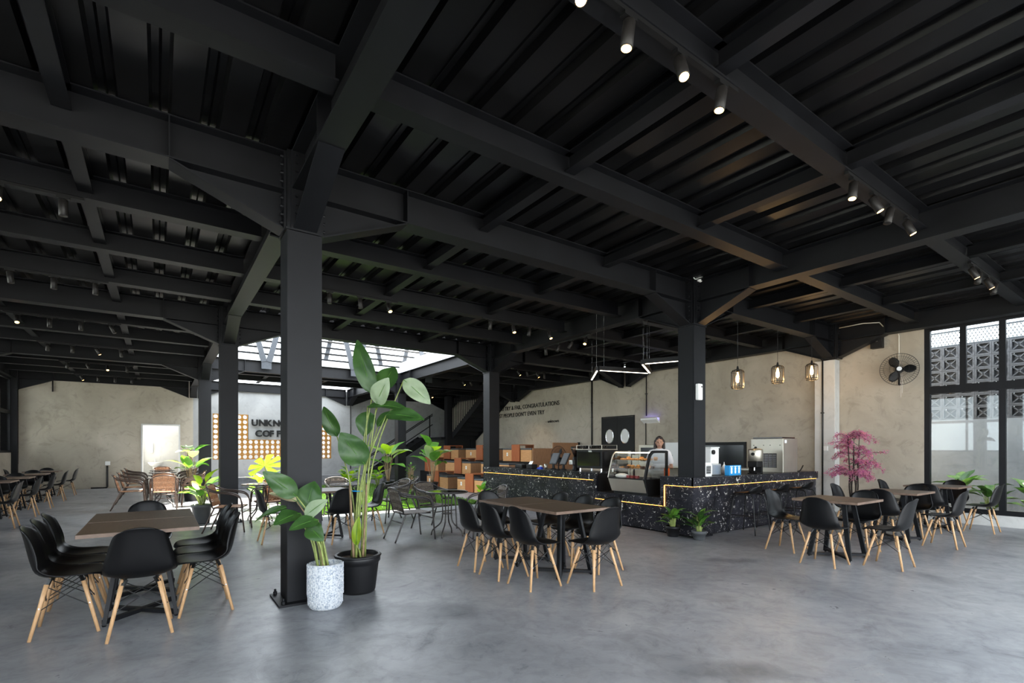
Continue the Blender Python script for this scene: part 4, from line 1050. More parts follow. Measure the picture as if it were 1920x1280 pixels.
for k in range(3):
    for i, (a, b, s) in enumerate(B[k]): seat_box(k, a, b, ORD[i], s)
for k, lst in enumerate([[(215, 300), (640, 745)], [(120, 195), (500, 588)], [(361, 446), (779, 865), (1235, 1341)]]):
    for i, (a, b) in enumerate(lst): arm(k, a, b, ORD[i])
ye = yx(cpx(1490), 10.2)
ep = thing('seating_end_wall', 'walnut plank end wall of the tiered seating with dark edge, beside the pedestal fan', 'panel', (10.2, ye - .04, 0))
for q in range(14): obj('plank', box(nb(), q * .145, q * .145 + .142, -.02, .02, 0, 1.42 if q < 6 else 1.62), 'sidewood', ep)
obj('edge_post', box(nb(), 2.03, 2.11, -.03, .03, 0, 1.64), 'black', ep)
# upper flight, rising towards the viewer along the right wall
UX0, UX1 = 11.0, WX - .03
us = thing('upper_stair', 'black steel upper stair flight climbing along the quote wall', 'stair', (0, 0, 0))
ya_, za_, yb_, zb_ = 20.5, 1.95, 17.15, 3.95
for x in (UX0, UX1 - .02):
    bm = nb(); bar(bm, (x, ya_, za_ - .02), (x, yb_, zb_ - .02), .03, .26); obj('stringer', bm, 'steel', us)
n = 11
for i in range(n):
    y = ya_ + (yb_ - ya_) * (i + .5) / n; z = za_ + (zb_ - za_) * (i + .5) / n
    obj('tread', box(nb(), UX0 + .02, UX1 - .03, y - .17, y + .15, z, z + .03), 'steel', us); obj('riser', box(nb(), UX0 + .02, UX1 - .03, y + .14, y + .15, z - .17, z), 'steel', us)
for i in range(24):
    y = ya_ + .2 + (yb_ - ya_ - .2) * i / 23; z = za_ + (zb_ - za_) * (ya_ - y) / (ya_ - yb_)
    if 3.8 - z > .15: obj('baluster', box(nb(), UX0 - .02, UX0 + .0, y - .02, y + .02, z, min(3.82, z + 1.6)), 'steel', us)
ld = thing('stair_landing', 'black steel landing with posts between the two stair flights', 'landing', (0, 0, 0))
obj('plate', box(nb(), 10.5, UX1, 20.5, 22.9, 1.86, 1.95), 'steel', ld)
obj('post', box(nb(), 10.72, 11.0, 20.35, 20.62, 0, 3.8), 'steel', ld); obj('post', box(nb(), 12.0, 12.2, 20.4, 20.6, 0, 1.86), 'steel', ld)
obj('skirt', box(nb(), 10.9, UX1, 20.5, 20.56, .2, 1.86), 'black', ld)
ls = thing('lower_stair', 'black steel lower stair flight with handrail along the courtyard wall', 'stair', (0, 0, 0))
for y in (21.9, 22.85):
    bm = nb(); bar(bm, (7.6, y, .05), (10.5, y, 1.9), .03, .26); obj('stringer', bm, 'steel', ls)
for i in range(10):
    x = 7.6 + 2.9 * (i + .5) / 10; z = .1 + 1.85 * (i + .5) / 10
    obj('tread', box(nb(), x - .17, x + .15, 21.92, 22.83, z, z + .03), 'steel', ls); obj('riser', box(nb(), x - .17, x - .16, 21.92, 22.83, z - .17, z), 'steel', ls)
for dz in (.95, .88, .45): bm = nb(); bar(bm, (7.6, 21.9, .12 + dz), (10.75, 21.9, 2.13 + dz), .04, .035); obj('handrail', bm, 'steel', ls)
for x in (7.62, 9.1, 10.6): z = .12 + (x - 7.6) * .638; obj('rail_post', box(nb(), x - .02, x + .02, 21.88, 21.92, z - .1, z + .95), 'steel', ls)

# ================================================================== LIGHTS ON TRACKS
def spot_bm(): return lathe(nb(), [(.030, 0), (.036, .004), (.036, .15), (.030, .155)], 16)
_sp = {}
def shared(key, fn, name, m_, parent, smooth=False):
    if key not in _sp: _sp[key] = o = obj(name, fn(), m_, parent, smooth=smooth)
    else: o = _sp[key].copy(); COL.objects.link(o); o.parent = parent
    return o
def track(label, axis, a0, a1, fixed, z, spots):
    t = thing('lighting_track', label + ' carrying small spotlights', 'track light', (0, 0, z), 0, 'ceiling lighting tracks')
    if axis == 'x': obj('rail', box(nb(), a0, a1, fixed - .018, fixed + .018, -.025, .0), 'black', t)
    else: obj('rail', box(nb(), fixed - .018, fixed + .018, a0, a1, -.025, .0), 'black', t)
    for a, lit, tx, ty in spots:
        p = Vector((a, fixed, 0)) if axis == 'x' else Vector((fixed, a, 0))
        s = shared('adapter', lambda: box(nb(), -.05, .05, -.02, .02, -.045, -.025), 'spotlight', 'black', t); s.location = p
        if axis == 'y': s.rotation_euler = (0, 0, R(90))
        stem = shared('stem', lambda: tube(nb(), [(0, 0, -.045), (0, 0, -.085)], .008, 8), 'stem', 'black', s)
        h = shared('head', spot_bm, 'lamp_head', 'pipe', s, True)
        d = Vector((tx, ty, -1)).normalized()
        if axis == 'y': d.rotate(Matrix.Rotation(R(-90), 3, 'Z'))
        q = (-d).to_track_quat('Z', 'Y'); h.rotation_euler = q.to_euler(); h.location = Vector((0, 0, -.09)) + d * .10
        # the head mesh runs along +Z from its mouth at 0
        h.location = Vector((0, 0, -.085)) + d * .125
        if lit:
            g = shared('glow', lambda: lathe(nb(), [(.001, -.001), (.029, -.001), (.029, .002), (.001, .002)], 14), 'lamp_face', 'lampglow', s); g.rotation_euler = h.rotation_euler; g.location = h.location + d * .0
            if lit > 1:
                l = bpy.data.objects.new('spot_light', bpy.data.lights.new('spot_light', 'SPOT')); COL.objects.link(l); l.parent = s
                l.data.energy = lit; l.data.color = (1, .68, .36); l.data.spot_size = R(62); l.data.spot_blend = .7; l.data.shadow_soft_size = .03
                l.location = h.location + d * .02; l.rotation_euler = d.to_track_quat('-Z', 'Y').to_euler()
ZTK = ZS - .002
LX_ = (-2.07, -1.64, -1.2, -.75)
rows = ['first', 'second', 'third', 'fourth', 'fifth', 'sixth']
litmap = [[0, 0, 20, 0], [0, 0, 0, 0], [20, 0, 0, 0], [0, 0, 20, 0], [0, 0, 20, 0], [20, 0, 0, 0]]
for k, y in enumerate((6.48, 9.48, 12.48, 15.48, 18.48, 21.48)):
    track('black track on the left bay, %s row from the viewer,' % rows[k], 'x', -2.25, -.6, y - .06, ZTK,
          [(x, litmap[k][i], [.0, .5, .1, 0][(i + k) % 4], [-.5, .1, -.6, 0][(i + k) % 4] if litmap[k][i] else .05) for i, x in enumerate(LX_)])
track('black track between the thick column and the counter, left half,', 'x', 1.95, 3.25, 7.92, ZTK, [(2.15, 0, 0, 0), (2.62, 0, .1, 0), (3.09, 20, .1, -.5)])
track('black track between the thick column and the counter, right half,', 'x', 4.9, 6.7, 7.92, ZTK, [(5.08, 0, 0, .1), (5.6, 20, 0, -.4), (6.0, 0, -.2, 0), (6.5, 20, .1, -.4)])
track('black track along the beam above the counter,', 'y', 7.4, 9.05, 7.16, ZM - .002, [(8.85, 0, .2, .1), (8.4, 0, -.3, .1), (7.98, 0, -.5, .2), (7.55, 30, -.5, -.3)])
track('black track in front of the quote wall,', 'x', 8.85, 10.2, 12.42, ZTK, [(8.97, 45, .5, -.35), (9.3, 0, .6, .2), (9.7, 45, .5, -.3), (10.0, 0, 0, 0)])
track('black track over the tiered seating,', 'x', 8.5, 9.9, 15.42, ZTK, [(8.74, 45, .6, -.35), (9.05, 0, .7, .1), (9.6, 60, .8, .1)])
track('black track over the stair,', 'x', 9.3, 10.2, 19.92, ZTK, [(9.73, 30, .2, -.4)])
track('black track overhead nearest the viewer,', 'x', 1.6, 3.22, 1.92, ZTK, [(1.76, 12, -.25, -.55), (2.15, 12, -.1, .05), (2.61, 12, -.15, -.35), (3.05, 12, -.15, .05)])
track('black track overhead, second to the right,', 'x', 4.95, 6.6, 1.92, ZTK, [(5.10, 15, -.2, .0), (5.55, 15, .25, -.4), (5.95, 0, -.25, .1), (6.42, 15, .25, -.4)])
track('black track overhead nearest the tall window,', 'x', 8.65, 10.05, 1.92, ZTK, [(8.77, 15, .25, -.4), (9.1, 0, -.25, .1), (9.5, 15, .25, -.4), (9.9, 0, -.3, .1)])
# cage pendants over the counter
def pendant(x, y, z, lab):
    t = thing('cage_pendant', lab, 'pendant lamp', (x, y, z), 0, 'cage pendants')
    obj('cord', tube(nb(), [(0, 0, .24), (0, 0, ZT - z)], .004, 6), 'wire', t); obj('socket', lathe(nb(), [(.02, .14), (.022, .2), (.012, .25)], 12), 'black', t)
    prof = [(.035, .19), (.09, .17), (.112, .14), (.112, -.12), (.095, -.16)]
    for k in range(16):
        a = 2 * math.pi * k / 16; shared('cagerod', lambda: tube(nb(), [(r, 0, zz) for r, zz in prof], .004, 5), 'cage_rod', 'wire', t).rotation_euler = (0, 0, a)
    for r, zz in ((.112, .14), (.112, -.12), (.095, -.16)): obj('cage_ring', tube(nb(), [(r * math.cos(q * math.pi / 12), r * math.sin(q * math.pi / 12), zz) for q in range(24)], .005, 6, closed=True), 'wire', t)
    b = obj('bulb', lathe(nb(), [(.012, .14), (.018, .10), (.034, .03), (.03, -.03), (.01, -.05)], 14), 'bulb', t, smooth=True)
    l = bpy.data.objects.new('bulb_light', bpy.data.lights.new('bulb_light', 'POINT')); COL.objects.link(l); l.parent = t; l.location = (0, 0, -.08); l.data.energy = 9; l.data.color = (1, .6, .25); l.data.shadow_soft_size = .03
for px_, py_, yy, lab in ((1383, 712, 5.12, 'black wire cage pendant lamp nearest the counter column'), (1458, 703, 5.02, 'black wire cage pendant lamp, middle of three'), (1522, 698, 4.96, 'black wire cage pendant lamp nearest the pilaster')):
    v = on_y(px_, py_, yy); pendant(v.x, v.y, v.z, lab)
# zigzag linear lamp
zz = 2.95
def atz(x, y, z): r = ray(x, y); return r * ((z - H) / r.z)
P = [atz(x, y, zz) for x, y in ((1109, 709), (1120, 690), (1219, 696), (1204, 678), (1284, 671))]
zl = thing('zigzag_lamp', 'black zigzag linear lamp with white light strips hanging above the counter', 'pendant lamp', (0, 0, zz))
for a, b in zip(P, P[1:]):
    a = Vector((a.x, a.y, 0)); b = Vector((b.x, b.y, 0)); d = (b - a).normalized() * .03
    bm = nb(); bar(bm, a + d, b - d, .06, .08); s = obj('lamp_bar', bm, 'black', zl)
    bm = nb(); bar(bm, a + d * 2 - Vector((0, 0, .043)), b - d * 2 - Vector((0, 0, .043)), .026, .008); obj('light_strip', bm, 'ledwhite', s)
    for f in (.12, .88): p = a.lerp(b, f); obj('wire', tube(nb(), [(p.x, p.y, .04), (p.x, p.y, ZT - zz)], .003, 5), 'chrome', s)
# ================================================================== PLANTS
VIEW = Vector((SA, CA, 0))
def leaf_mesh(B, T, W, N, bend=.08, fold=.25, nu=12, nv=6, tip=.75):
    B, T, N = Vector(B), Vector(T), Vector(N).normalized()
    ax = T - B; L = ax.length; d = ax.normalized(); side = d.cross(N).normalized(); n = side.cross(d).normalized()
    bm = nb(); rows = []; mid = []
    for i in range(nu + 1):
        t = i / nu; c = B + ax * t + n * (bend * L * 4 * t * (1 - t)); mid.append(c)
        w = W / 2 * max(.02, math.sin(math.pi * t ** tip)) ** .72
        rows.append([bm.verts.new(c + side * (v * w) + n * (fold * abs(v) * w + .012 * math.sin(9 * t + 4 * v) * min(1, w * 8))) for v in [-1 + 2 * k / nv for k in range(nv + 1)]])
    for a, b in zip(rows, rows[1:]):
        for k in range(nv): bm.faces.new((a[k], a[k + 1], b[k + 1], b[k]))
    return bm, mid, n
def add_leaf(t, B, T, W, N, m_, bend=.08, fold=.25, rib='leaf_mid', tip=.75, detail=True):
    o = Vector(t.location)
    bm, mid, n = leaf_mesh(Vector(B) - o, Vector(T) - o, W, N, bend, fold, 12 if detail else 7, 6 if detail else 4, tip)
    l = obj('leaf', bm, m_, t, smooth=True)
    if detail: obj('midrib', tube(nb(), [p + n * .002 for p in mid[:-1]], .004, 5, r2=.0015), rib, l, smooth=True)
    return l
def add_stem(t, P, m_='stem', r=.008, r2=.005, n=4):
    o = Vector(t.location); obj('stem', tube(nb(), smooth_pts([Vector(p) - o for p in P], n), r, 6, r2=r2), m_, t, smooth=True)
def pot(t, prof, m_, soil_r, soil_z, lip=None, n=32):
    obj('pot', lathe(nb(), prof, n), m_, t, smooth=True)
    obj('soil', lathe(nb(), [(.001, soil_z - .01), (soil_r, soil_z - .01), (soil_r, soil_z), (.001, soil_z + .01)], 20), 'soil', t)
    if lip: obj('pot_rim', tube(nb(), [(lip[0] * math.cos(a * math.pi / 16), lip[0] * math.sin(a * math.pi / 16), lip[1]) for a in range(32)], lip[2], 8, closed=True), m_, t, smooth=True)
def px_plant(t, d0, base, leaves, stems_from):
    for i, (bx, by, tx, ty, w, m_, db, dt, up, fold) in enumerate(leaves):
        B = at_d(bx, by, d0 + db); T = at_d(tx, ty, d0 + dt)
        N = -VIEW * (1 - up) + Vector((0, 0, 1)) * up
        add_leaf(t, B, T, w * d0 / F, N, m_, .07, fold)
        o = Vector(base) + Vector((random.uniform(-1, 1), random.uniform(-1, 1), 0)) * stems_from
        mid = o.lerp(B, .55); mid.x += (o.x - B.x) * .25; mid.y += (o.y - B.y) * .25
        add_stem(t, [o, mid, B], 'stem' if m_ != 'leaf_dry' else 'stem_brown', .011, .005)
# -- speckled white pot in front of the thick column
p1 = Vector((1.20, 4.56, 0)); d1_ = SA * p1.x + CA * p1.y
t = thing('potted_calathea', 'broad-leaved plant in a speckled white ribbed pot before the thick column', 'potted plant', p1)
pot(t, [(.115, 0), (.135, .02), (.148, .12), (.15, .25), (.146, .38), (.138, .395), (.128, .39), (.125, .34)], 'pot_white', .126, .345)
rib = nb()
for k in range(40):
    a = 2 * math.pi * k / 40; r_ = .150
    for j in range(9): z = .04 + j * .038 + (.019 if k % 2 else 0); box(rib, -.004, .004, -.004, .004, 0, 0.001) if False else bar(rib, (r_ * math.cos(a) * (.955 if z < .1 else 1), r_ * math.sin(a) * (.955 if z < .1 else 1), z), (r_ * math.cos(a) * (.955 if z < .1 else 1), r_ * math.sin(a) * (.955 if z < .1 else 1), z + .026), .006, .006)
obj('pot_relief', rib, 'pot_white', t, kind='stuff')
px_plant(t, d1_, p1 + Vector((0, 0, .35)), [
 (556, 930, 493, 884, 38, 'leaf', -.05, -.2, .35, .2), (575, 956, 590, 902, 50, 'leaf', 0, .08, .15, .15), (572, 969, 615, 937, 30, 'leaf_pale', -.05, -.1, .3, .2),
 (563, 962, 513, 984, 36, 'leaf', -.05, -.25, .45, .15), (596, 974, 542, 994, 30, 'leaf', -.1, -.3, .4, .2), (579, 984, 606, 1014, 34, 'leaf', -.1, -.2, .3, .15),
 (557, 940, 504, 925, 19, 'leaf_dry', 0, .0, .5, .6), (541, 951, 477, 979, 22, 'leaf', .1, .15, .6, .3), (600, 1005, 586, 978, 16, 'leaf_mid', .05, .05, .3, .3)], .06)
# -- tall plant in the black pot
p2 = Vector((1.60, 4.90, 0)); d2_ = SA * p2.x + CA * p2.y
t = thing('potted_calathea', 'tall broad-leaved plant in a black plastic pot right of the thick column', 'potted plant', p2)
pot(t, [(.155, 0), (.165, .02), (.195, .27), (.2, .29), (.212, .30), (.214, .36), (.2, .37), (.19, .36), (.185, .32)], 'pot_black', .188, .325, (.212, .355, .012))
px_plant(t, d2_, p2 + Vector((0, 0, .33)), [
 (699, 738, 670, 637, 38, 'leaf', .05, .1, .1, .3), (716, 730, 740, 688, 42, 'leaf', .1, .25, .2, .15), (706, 757, 729, 708, 38, 'leaf_pale', .0, -.1, .15, .3),
 (757, 712, 807, 757, 36, 'leaf_pale', .1, .15, .2, .3), (690, 771, 683, 819, 38, 'leaf', .1, .05, .05, .12), (684, 870, 638, 811, 52, 'leaf', -.05, -.1, .1, .12),
 (632, 818, 607, 762, 30, 'leaf', .0, -.05, .15, .25), (689, 762, 769, 770, 30, 'leaf', .0, -.05, .6, .2), (724, 778, 796, 787, 34, 'leaf', -.05, -.15, .45, .2),
 (668, 1022, 673, 968, 18, 'leaf_lime', -.1, -.1, .1, .2), (708, 800, 735, 770, 20, 'leaf', .1, .2, .5, .3)], .07)
for k in range(4):
    a = R(90 * k + 30); add_stem(t, [p2 + Vector((.06 * math.cos(a), .06 * math.sin(a), .33)), p2 + Vector((.09 * math.cos(a), .09 * math.sin(a), .75)), p2 + Vector((.11 * math.cos(a), .11 * math.sin(a), 1.05))], 'stem_brown', .013, .006)
obj('twine', tube(nb(), [(.05 * math.cos(a * math.pi / 8), .05 * math.sin(a * math.pi / 8) + .02, .98) for a in range(16)], .004, 5, closed=True), 'blue', t)
# -- generic leafy plant
def plant(name, lab, loc, h, n, L, W, mats, spread=.5, pr=None, pm='pot_black', ph=.3, seed=0, detail=False, stemm='stem', low=.45, group=None):
    random.seed(seed + 11)
    t = thing(name, lab, 'plant' if not pr else 'potted plant', loc, 0, group); o = Vector(loc); z0 = 0
    if pr: pot(t, [(pr * .72, 0), (pr * .76, .015), (pr * .95, ph - .05), (pr * 1.03, ph - .05), (pr * 1.03, ph), (pr * .92, ph), (pr * .9, ph - .03)], pm, pr * .91, ph - .035, None, 24); z0 = ph - .03
    for i in range(n):
        a = 2 * math.pi * (i * .618 + random.uniform(0, .1)); f = random.uniform(low, 1); r = spread * (1.15 - .6 * f) * random.uniform(.6, 1)
        B = o + Vector((math.cos(a) * r * .5, math.sin(a) * r * .5, z0 + (h - z0) * f * .72))
        d = Vector((math.cos(a), math.sin(a), random.uniform(-.1, .9))).normalized(); l = L * random.uniform(.75, 1.1)
        T = B + d * l; N = Vector((-math.cos(a) * .6, -math.sin(a) * .6, 1))
        add_leaf(t, B, T, W * random.uniform(.8, 1.1), N, random.choice(mats), random.uniform(.03, .14), .2, detail=detail)
        s = o + Vector((math.cos(a) * .03, math.sin(a) * .03, z0)); add_stem(t, [s, s.lerp(B, .6) + Vector((0, 0, .04)), B], stemm, .009, .005, 3)
    return t
plant('leafy_pot_plant', 'small spreading plant in a smooth black pot at the counter corner, left of the pair', (6.72, 5.08, 0), .46, 16, .22, .10, ['leaf_mid', 'leaf_mid', 'leaf'], .16, .115, 'pot_black', .17, 1, True, low=.25)
plant('leafy_pot_plant', 'upright glossy plant in a grey pot at the counter corner, right of the pair', (6.80, 4.66, 0), .50, 17, .30, .085, ['leaf_mid', 'leaf', 'leaf'], .12, .11, 'pot_grey', .14, 2, True, low=.2)
cm = ['leaf_mid', 'leaf_mid', 'leaf_lime', 'leaf_pale']
plant('courtyard_calathea', 'broad-leaved courtyard plant left of the far column', (6.35, 16.3, .02), 1.85, 11, .78, .38, cm, .5, .2, 'pot_black', .3, 3, stemm='stem_brown')
plant('courtyard_calathea', 'taller broad-leaved courtyard plant right of the far column, before the tiered seating', (7.45, 15.2, 0), 2.0, 12, .75, .40, cm, .55, .2, 'pot_black', .3, 4, stemm='stem_brown')
plant('courtyard_bush', 'low bright green bush at the back edge of the lawn', (5.75, 18.6, .02), .85, 22, .30, .2, ['leaf_lime', 'leaf_mid'], .55, None, seed=5, low=.3)
plant('courtyard_bush', 'low bright green bush beside the stair foot', (6.6, 18.0, .02), .85, 20, .32, .2, ['leaf_lime', 'leaf_mid'], .45, None, seed=6, low=.3)
plant('courtyard_bush', 'small dark leafed shrub at the foot of the far column', (7.0, 15.9, 0), 1.25, 40, .13, .07, ['leaf', 'leaf_mid'], .4, None, seed=7, low=.2, stemm='stem_brown')
plant('calathea_by_column', 'tall blue-green plant beside the furthest left column', (.72, 16.0, 0), 1.95, 11, .5, .26, ['leaf_pale', 'leaf_mid', 'leaf'], .4, .2, 'pot_black', .32, 8, stemm='stem_brown')
plant('bamboo_shrub', 'fine-leaved shrub in a pot near the washbasin doorway', (.85, 20.8, 0), 1.9, 46, .16, .06, ['leaf_mid', 'leaf_mid', 'leaf'], .45, .25, 'pot_black', .4, 9, low=.2, stemm='stem_brown')
plant('lime_pot_plant', 'yellow-green plant in a grey pot at the second column', (.66, 11.05, 0), .98, 16, .34, .16, ['leaf_lime', 'leaf_lime', 'leaf_mid'], .35, .17, 'pot_grey', .36, 10, low=.3)
plant('lime_shrub', 'sunlit yellow-green shrub behind the second column', (2.05, 13.0, 0), 1.0, 18, .36, .2, ['leaf_lime', 'leaf_lime', 'leaf_mid'], .45, None, seed=12, low=.3)
plant('leafy_pot_plant', 'small green plant at the far end of the counter', (6.55, 10.6, 0), .62, 7, .28, .12, ['leaf_mid', 'leaf_lime'], .15, .1, 'pot_grey', .14, 13, low=.4)
# monstera leaf held up on a stem
ms = thing('monstera', 'yellow-green split monstera leaf glowing in the sun between the left columns', 'plant', (1.95, 12.3, 0)); random.seed(3)
bm = nb(); c = Vector((-.02, .0, 1.02)); u = Vector((CA, -SA, .12)).normalized(); v = Vector((.25, .35, .55)).normalized()
cen = bm.verts.new(c); ring = []
for k in range(57):
    a = -2.6 + 5.2 * k / 56; r_ = .36 * (1 - .18 * abs(a) / 2.6) * (1 if k % 8 not in (0, 1) else .5); ring.append(bm.verts.new(c + u * (r_ * 1.15 * math.sin(a)) + v * (r_ * math.cos(a)) - Vector((0, 0, .25 * r_ * r_))))
for a, b in zip(ring, ring[1:]): bm.faces.new((cen, a, b))
obj('leaf', bm, 'leaf_lime', ms); obj('stem', tube(nb(), smooth_pts([(.1, .2, 0), (.06, .15, .5), (-.02, 0, 1.02)], 4), .012, 6), 'stem', ms)
# -- blossom tree
bt = thing('blossom_tree', 'artificial pink blossom tree with dark stems beside the pilaster', 'tree', (11.35, 4.27, 0)); random.seed(21)
pot(bt, [(.14, 0), (.17, .26), (.16, .27), (.15, .24)], 'pot_black', .15, .235)
tips = []
for k in range(6):
    a = R(60 * k + 20); top = Vector((.10 * math.cos(a), .12 * math.sin(a), random.uniform(1.35, 1.84)))
    pts = smooth_pts([(.03 * math.cos(a), .03 * math.sin(a), .23), (.07 * math.cos(a + .5), .07 * math.sin(a + .5), .6), (.05 * math.cos(a), .08 * math.sin(a), .95), top], 5)
    obj('trunk', tube(nb(), pts, .017, 7, r2=.006), 'bark', bt, smooth=True)
    for j in range(9, len(pts)): tips.append((pts[j], a))
br = []
for k in range(54):
    p, a = random.choice(tips); aa = R(90 if k % 2 else -90) + random.gauss(0, .7); l = random.uniform(.22, .50) * (1 - .25 * abs(p.z - 1.3))
    d = Vector((math.cos(aa) * .8, math.sin(aa), 0))
    pts = smooth_pts([p, p + d * l * .5 + Vector((0, 0, random.uniform(.04, .12))), p + d * l + Vector((0, 0, random.uniform(-.1, .06)))], 5)
    obj('branch', tube(nb(), pts, .005, 5, r2=.002), 'bark', bt); br.append(pts)
for m_ in ('pink', 'magenta'):
    bm = nb()
    for pts in br:
        for q in range(60):
            i = random.randrange(3, len(pts)); c = Vector(pts[i]) + Vector((random.gauss(0, .02), random.gauss(0, .026), random.gauss(0, .022))); s = random.uniform(.007, .013)
            for z_ in range(2):
                n = Vector((random.gauss(0, 1), random.gauss(0, 1), random.gauss(0, 1))).normalized(); e = n.orthogonal().normalized() * s; f = n.cross(e)
                bm.faces.new([bm.verts.new(c + e), bm.verts.new(c + f), bm.verts.new(c - e), bm.verts.new(c - f)])
    obj('blossom', bm, m_, bt, kind='stuff')

# ================================================================== OUTSIDE THE TALL WINDOW
struct('wall_garden', box(nb(), 14.2, 14.35, -8, 9, -.13, 2.03), 'outwall', 'plain grey garden wall outside the tall window')
struct('planter_kerb', box(nb(), 12.7, 14.2, -8, 9, -.13, .1), 'soil', 'soil bed between the tall window and the garden wall', 'bed')
bw = sempty('wall_breeze', 'dark concrete breeze-block screen above the garden wall', 'screen')
S = .27
def breeze_bm():
    bm = nb(); h = S / 2 - .002
    for a in (-1, 1):
        box(bm, 0, .1, -h, h, min(a * h, a * (h - .03)), max(a * h, a * (h - .03))); box(bm, 0, .1, min(a * h, a * (h - .03)), max(a * h, a * (h - .03)), -h + .03, h - .03)
    for a in (-1, 1): bar(bm, (.04, -h + .02, a * (h - .02)), (.04, h - .02, -a * (h - .02)), .05, .022)
    k = h - .03; c = bm.verts.new((.02, 0, 0)); R8 = [(k, .075), (k, -.08), (.08, -k), (-.075, -k), (-k, -.08), (-k, .075), (-.08, k), (.075, k)]
    V = [bm.verts.new((.085, y, z)) for y, z in R8]
    for i in range(8): bm.faces.new((c, V[i], V[(i + 1) % 8]))
    return bm
b0 = None
for i in range(20):
    for j in range(6):
        loc = (14.2, .1 + (i + .5) * S, 2.03 + (j + .5) * S)
        if b0 is None: b0 = obj('block', breeze_bm(), 'breeze', bw, loc)
        else: inst(b0, bw, loc)
em_ = thing('expanded_mesh', 'diamond metal mesh strip on top of the breeze-block screen', 'mesh', (14.25, 0, 3.65)); bm = nb()
for i in range(-3, 92):
    for s in (-1, 1): y = i * .06; bar(bm, (0, y, 0), (0, y + s * .17, .32), .006, .012)
obj('diamond_wires', bm, 'galv', em_, kind='stuff'); obj('mesh_rail', box(nb(), -.02, .02, -.4, 5.7, .31, .34), 'galv', em_); obj('mesh_rail', box(nb(), -.02, .02, -.4, 5.7, -.0, .03), 'galv', em_)
tag(obj('overhead_cable', tube(nb(), smooth_pts([(16, -2, 4.55), (16, 2, 4.42), (16, 5, 4.40), (16, 9, 4.5)], 5), .012, 6), 'black'), 'dark overhead cable crossing the sky outside the tall window', 'cable')
for k, (y, h) in enumerate(((3.05, 1.05), (2.62, .85), (2.02, .95), (1.35, .9))):
    plant('dieffenbachia', 'variegated plant outside the tall window, %s from the left' % ORD[k], (13.05 + .15 * (k % 2), y, .1), h, 13, .40, .19, ['leaf_var', 'leaf_var', 'leaf'], .35, None, seed=30 + k, detail=True, low=.25)

# ================================================================== PERSON
pe = thing('person', 'person with long dark hair and white shirt standing behind the display case', 'person', (8.25, 6.56, 0), R(38))
def limb(bm, pts, rs, n=12):
    P = smooth_pts(pts, 4); m = len(P)
    for i, p in enumerate(P):
        f = i / (m - 1) * (len(rs) - 1); k = min(int(f), len(rs) - 2); r = rs[k] + (rs[k + 1] - rs[k]) * (f - k); blob(bm, p, r, 10, 6)
def remesh(o, v=.012, it=4):
    m = o.modifiers.new('remesh', 'REMESH'); m.mode = 'VOXEL'; m.voxel_size = v
    s = o.modifiers.new('smooth', 'SMOOTH'); s.iterations = it
    return o
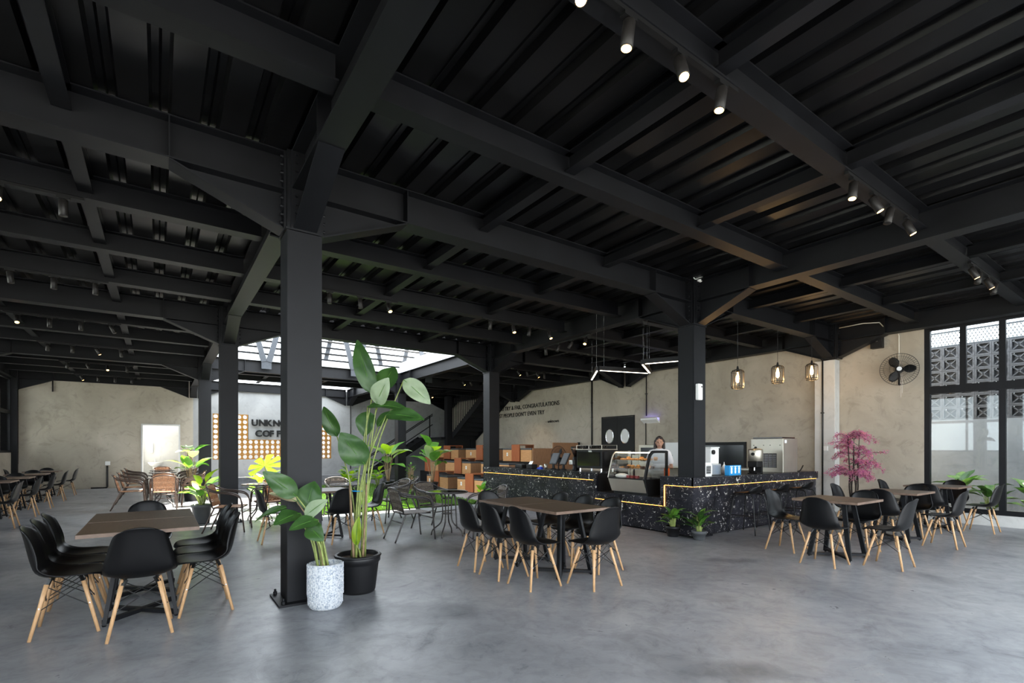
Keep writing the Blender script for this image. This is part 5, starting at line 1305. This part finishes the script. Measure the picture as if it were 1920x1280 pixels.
# facing local +X is turned towards the viewer; -X is the front here
body = nb()
blob(body, (-.005, 0, 1.53), (.085, .072, .108)); blob(body, (-.03, 0, 1.475), (.055, .052, .055)); limb(body, [(.01, 0, 1.44), (0, 0, 1.36)], [.05, .055])
blob(body, (-.093, 0, 1.515), (.016, .012, .02)); blob(body, (-.085, 0, 1.53), (.012, .01, .03))
for s in (-1, 1): blob(body, (0, s * .075, 1.52), (.02, .012, .03)); blob(body, (-.083, s * .028, 1.538), (.01, .016, .01))
blob(body, (-.082, 0, 1.468), (.012, .024, .009))
blob(body, (0, 0, 1.22), (.085, .14, .2)); blob(body, (0, 0, .98), (.09, .14, .12))
ELB = {-1: Vector((-.02, -.23, 1.03)), 1: Vector((-.03, .23, 1.03))}; WR = {-1: Vector((-.24, -.16, 1.05)), 1: Vector((-.24, .14, 1.04))}
for s in (-1, 1):
    limb(body, [(0, s * .165, 1.31), (0, s * .2, 1.2), ELB[s]], [.05, .044, .037]); limb(body, [ELB[s], ELB[s].lerp(WR[s], .5), WR[s]], [.037, .034, .024])
    h = WR[s]; blob(body, h + Vector((-.045, -s * .005, 0)), (.045, .034, .016))
    for k in range(4):
        b = h + Vector((-.08, (k - 1.5) * .017, 0)); ln = (.05, .06, .055, .042)[k]; limb(body, [b, b + Vector((-ln * .6, 0, .004)), b + Vector((-ln, 0, -.014))], [.0085, .008, .007])
    b = h + Vector((-.03, -s * .032, 0)); limb(body, [b, b + Vector((-.025, -s * .022, -.004)), b + Vector((-.05, -s * .028, -.01))], [.01, .009, .008])
    limb(body, [(0, s * .08, .92), (-.01, s * .085, .5), (.01, s * .085, .08)], [.085, .055, .035]); limb(body, [(.02, s * .085, .045), (-.14, s * .09, .035)], [.04, .03])
remesh(obj('body', body, 'skin', pe, smooth=True), .009, 3)
sh = nb(); blob(sh, (0, 0, 1.22), (.115, .165, .2)); blob(sh, (0, 0, 1.02), (.115, .155, .12)); limb(sh, [(0, -.15, 1.325), (0, 0, 1.35), (0, .15, 1.325)], [.062, .07, .062])
for s in (-1, 1): limb(sh, [(0, s * .16, 1.31), (0, s * .2, 1.2), (-.005, s * .214, 1.14)], [.066, .064, .062])
remesh(obj('shirt', sh, 'tee', pe, smooth=True), .012, 4)
trs = nb(); blob(trs, (0, 0, .92), (.118, .16, .1))
for s in (-1, 1): limb(trs, [(0, s * .085, .9), (-.01, s * .088, .5), (.01, s * .088, .1)], [.1, .075, .06])
remesh(obj('trousers', trs, 'trouser', pe, smooth=True), .015, 4)
hr = nb(); blob(hr, (.025, 0, 1.56), (.092, .088, .1)); blob(hr, (.06, 0, 1.46), (.05, .085, .12)); limb(hr, [(.03, -.075, 1.55), (.0, -.085, 1.42), (-.01, -.08, 1.28)], [.035, .035, .025]); limb(hr, [(.03, .075, 1.55), (.0, .085, 1.42), (-.01, .08, 1.30)], [.035, .035, .025]); limb(hr, [(-.055, -.03, 1.612), (-.03, .0, 1.635), (-.05, .035, 1.612)], [.025, .03, .025])
remesh(obj('hair', hr, 'hair', pe, smooth=True), .01, 4)
for s in (-1, 1): e = nb(); blob(e, (-.090, s * .028, 1.537), (.004, .012, .006)); obj('eye', e, 'black', pe)
e = nb(); blob(e, (-.093, 0, 1.468), (.004, .02, .005)); obj('lips', e, 'berry', pe)
tag(obj('orange_cloth', box(nb(), -.03, .03, -.05, .05, 0, .22), 'apron', loc=(8.12, 6.28, .80), bevel=.01), 'orange cloth hanging at the serving person\'s hip', 'cloth')
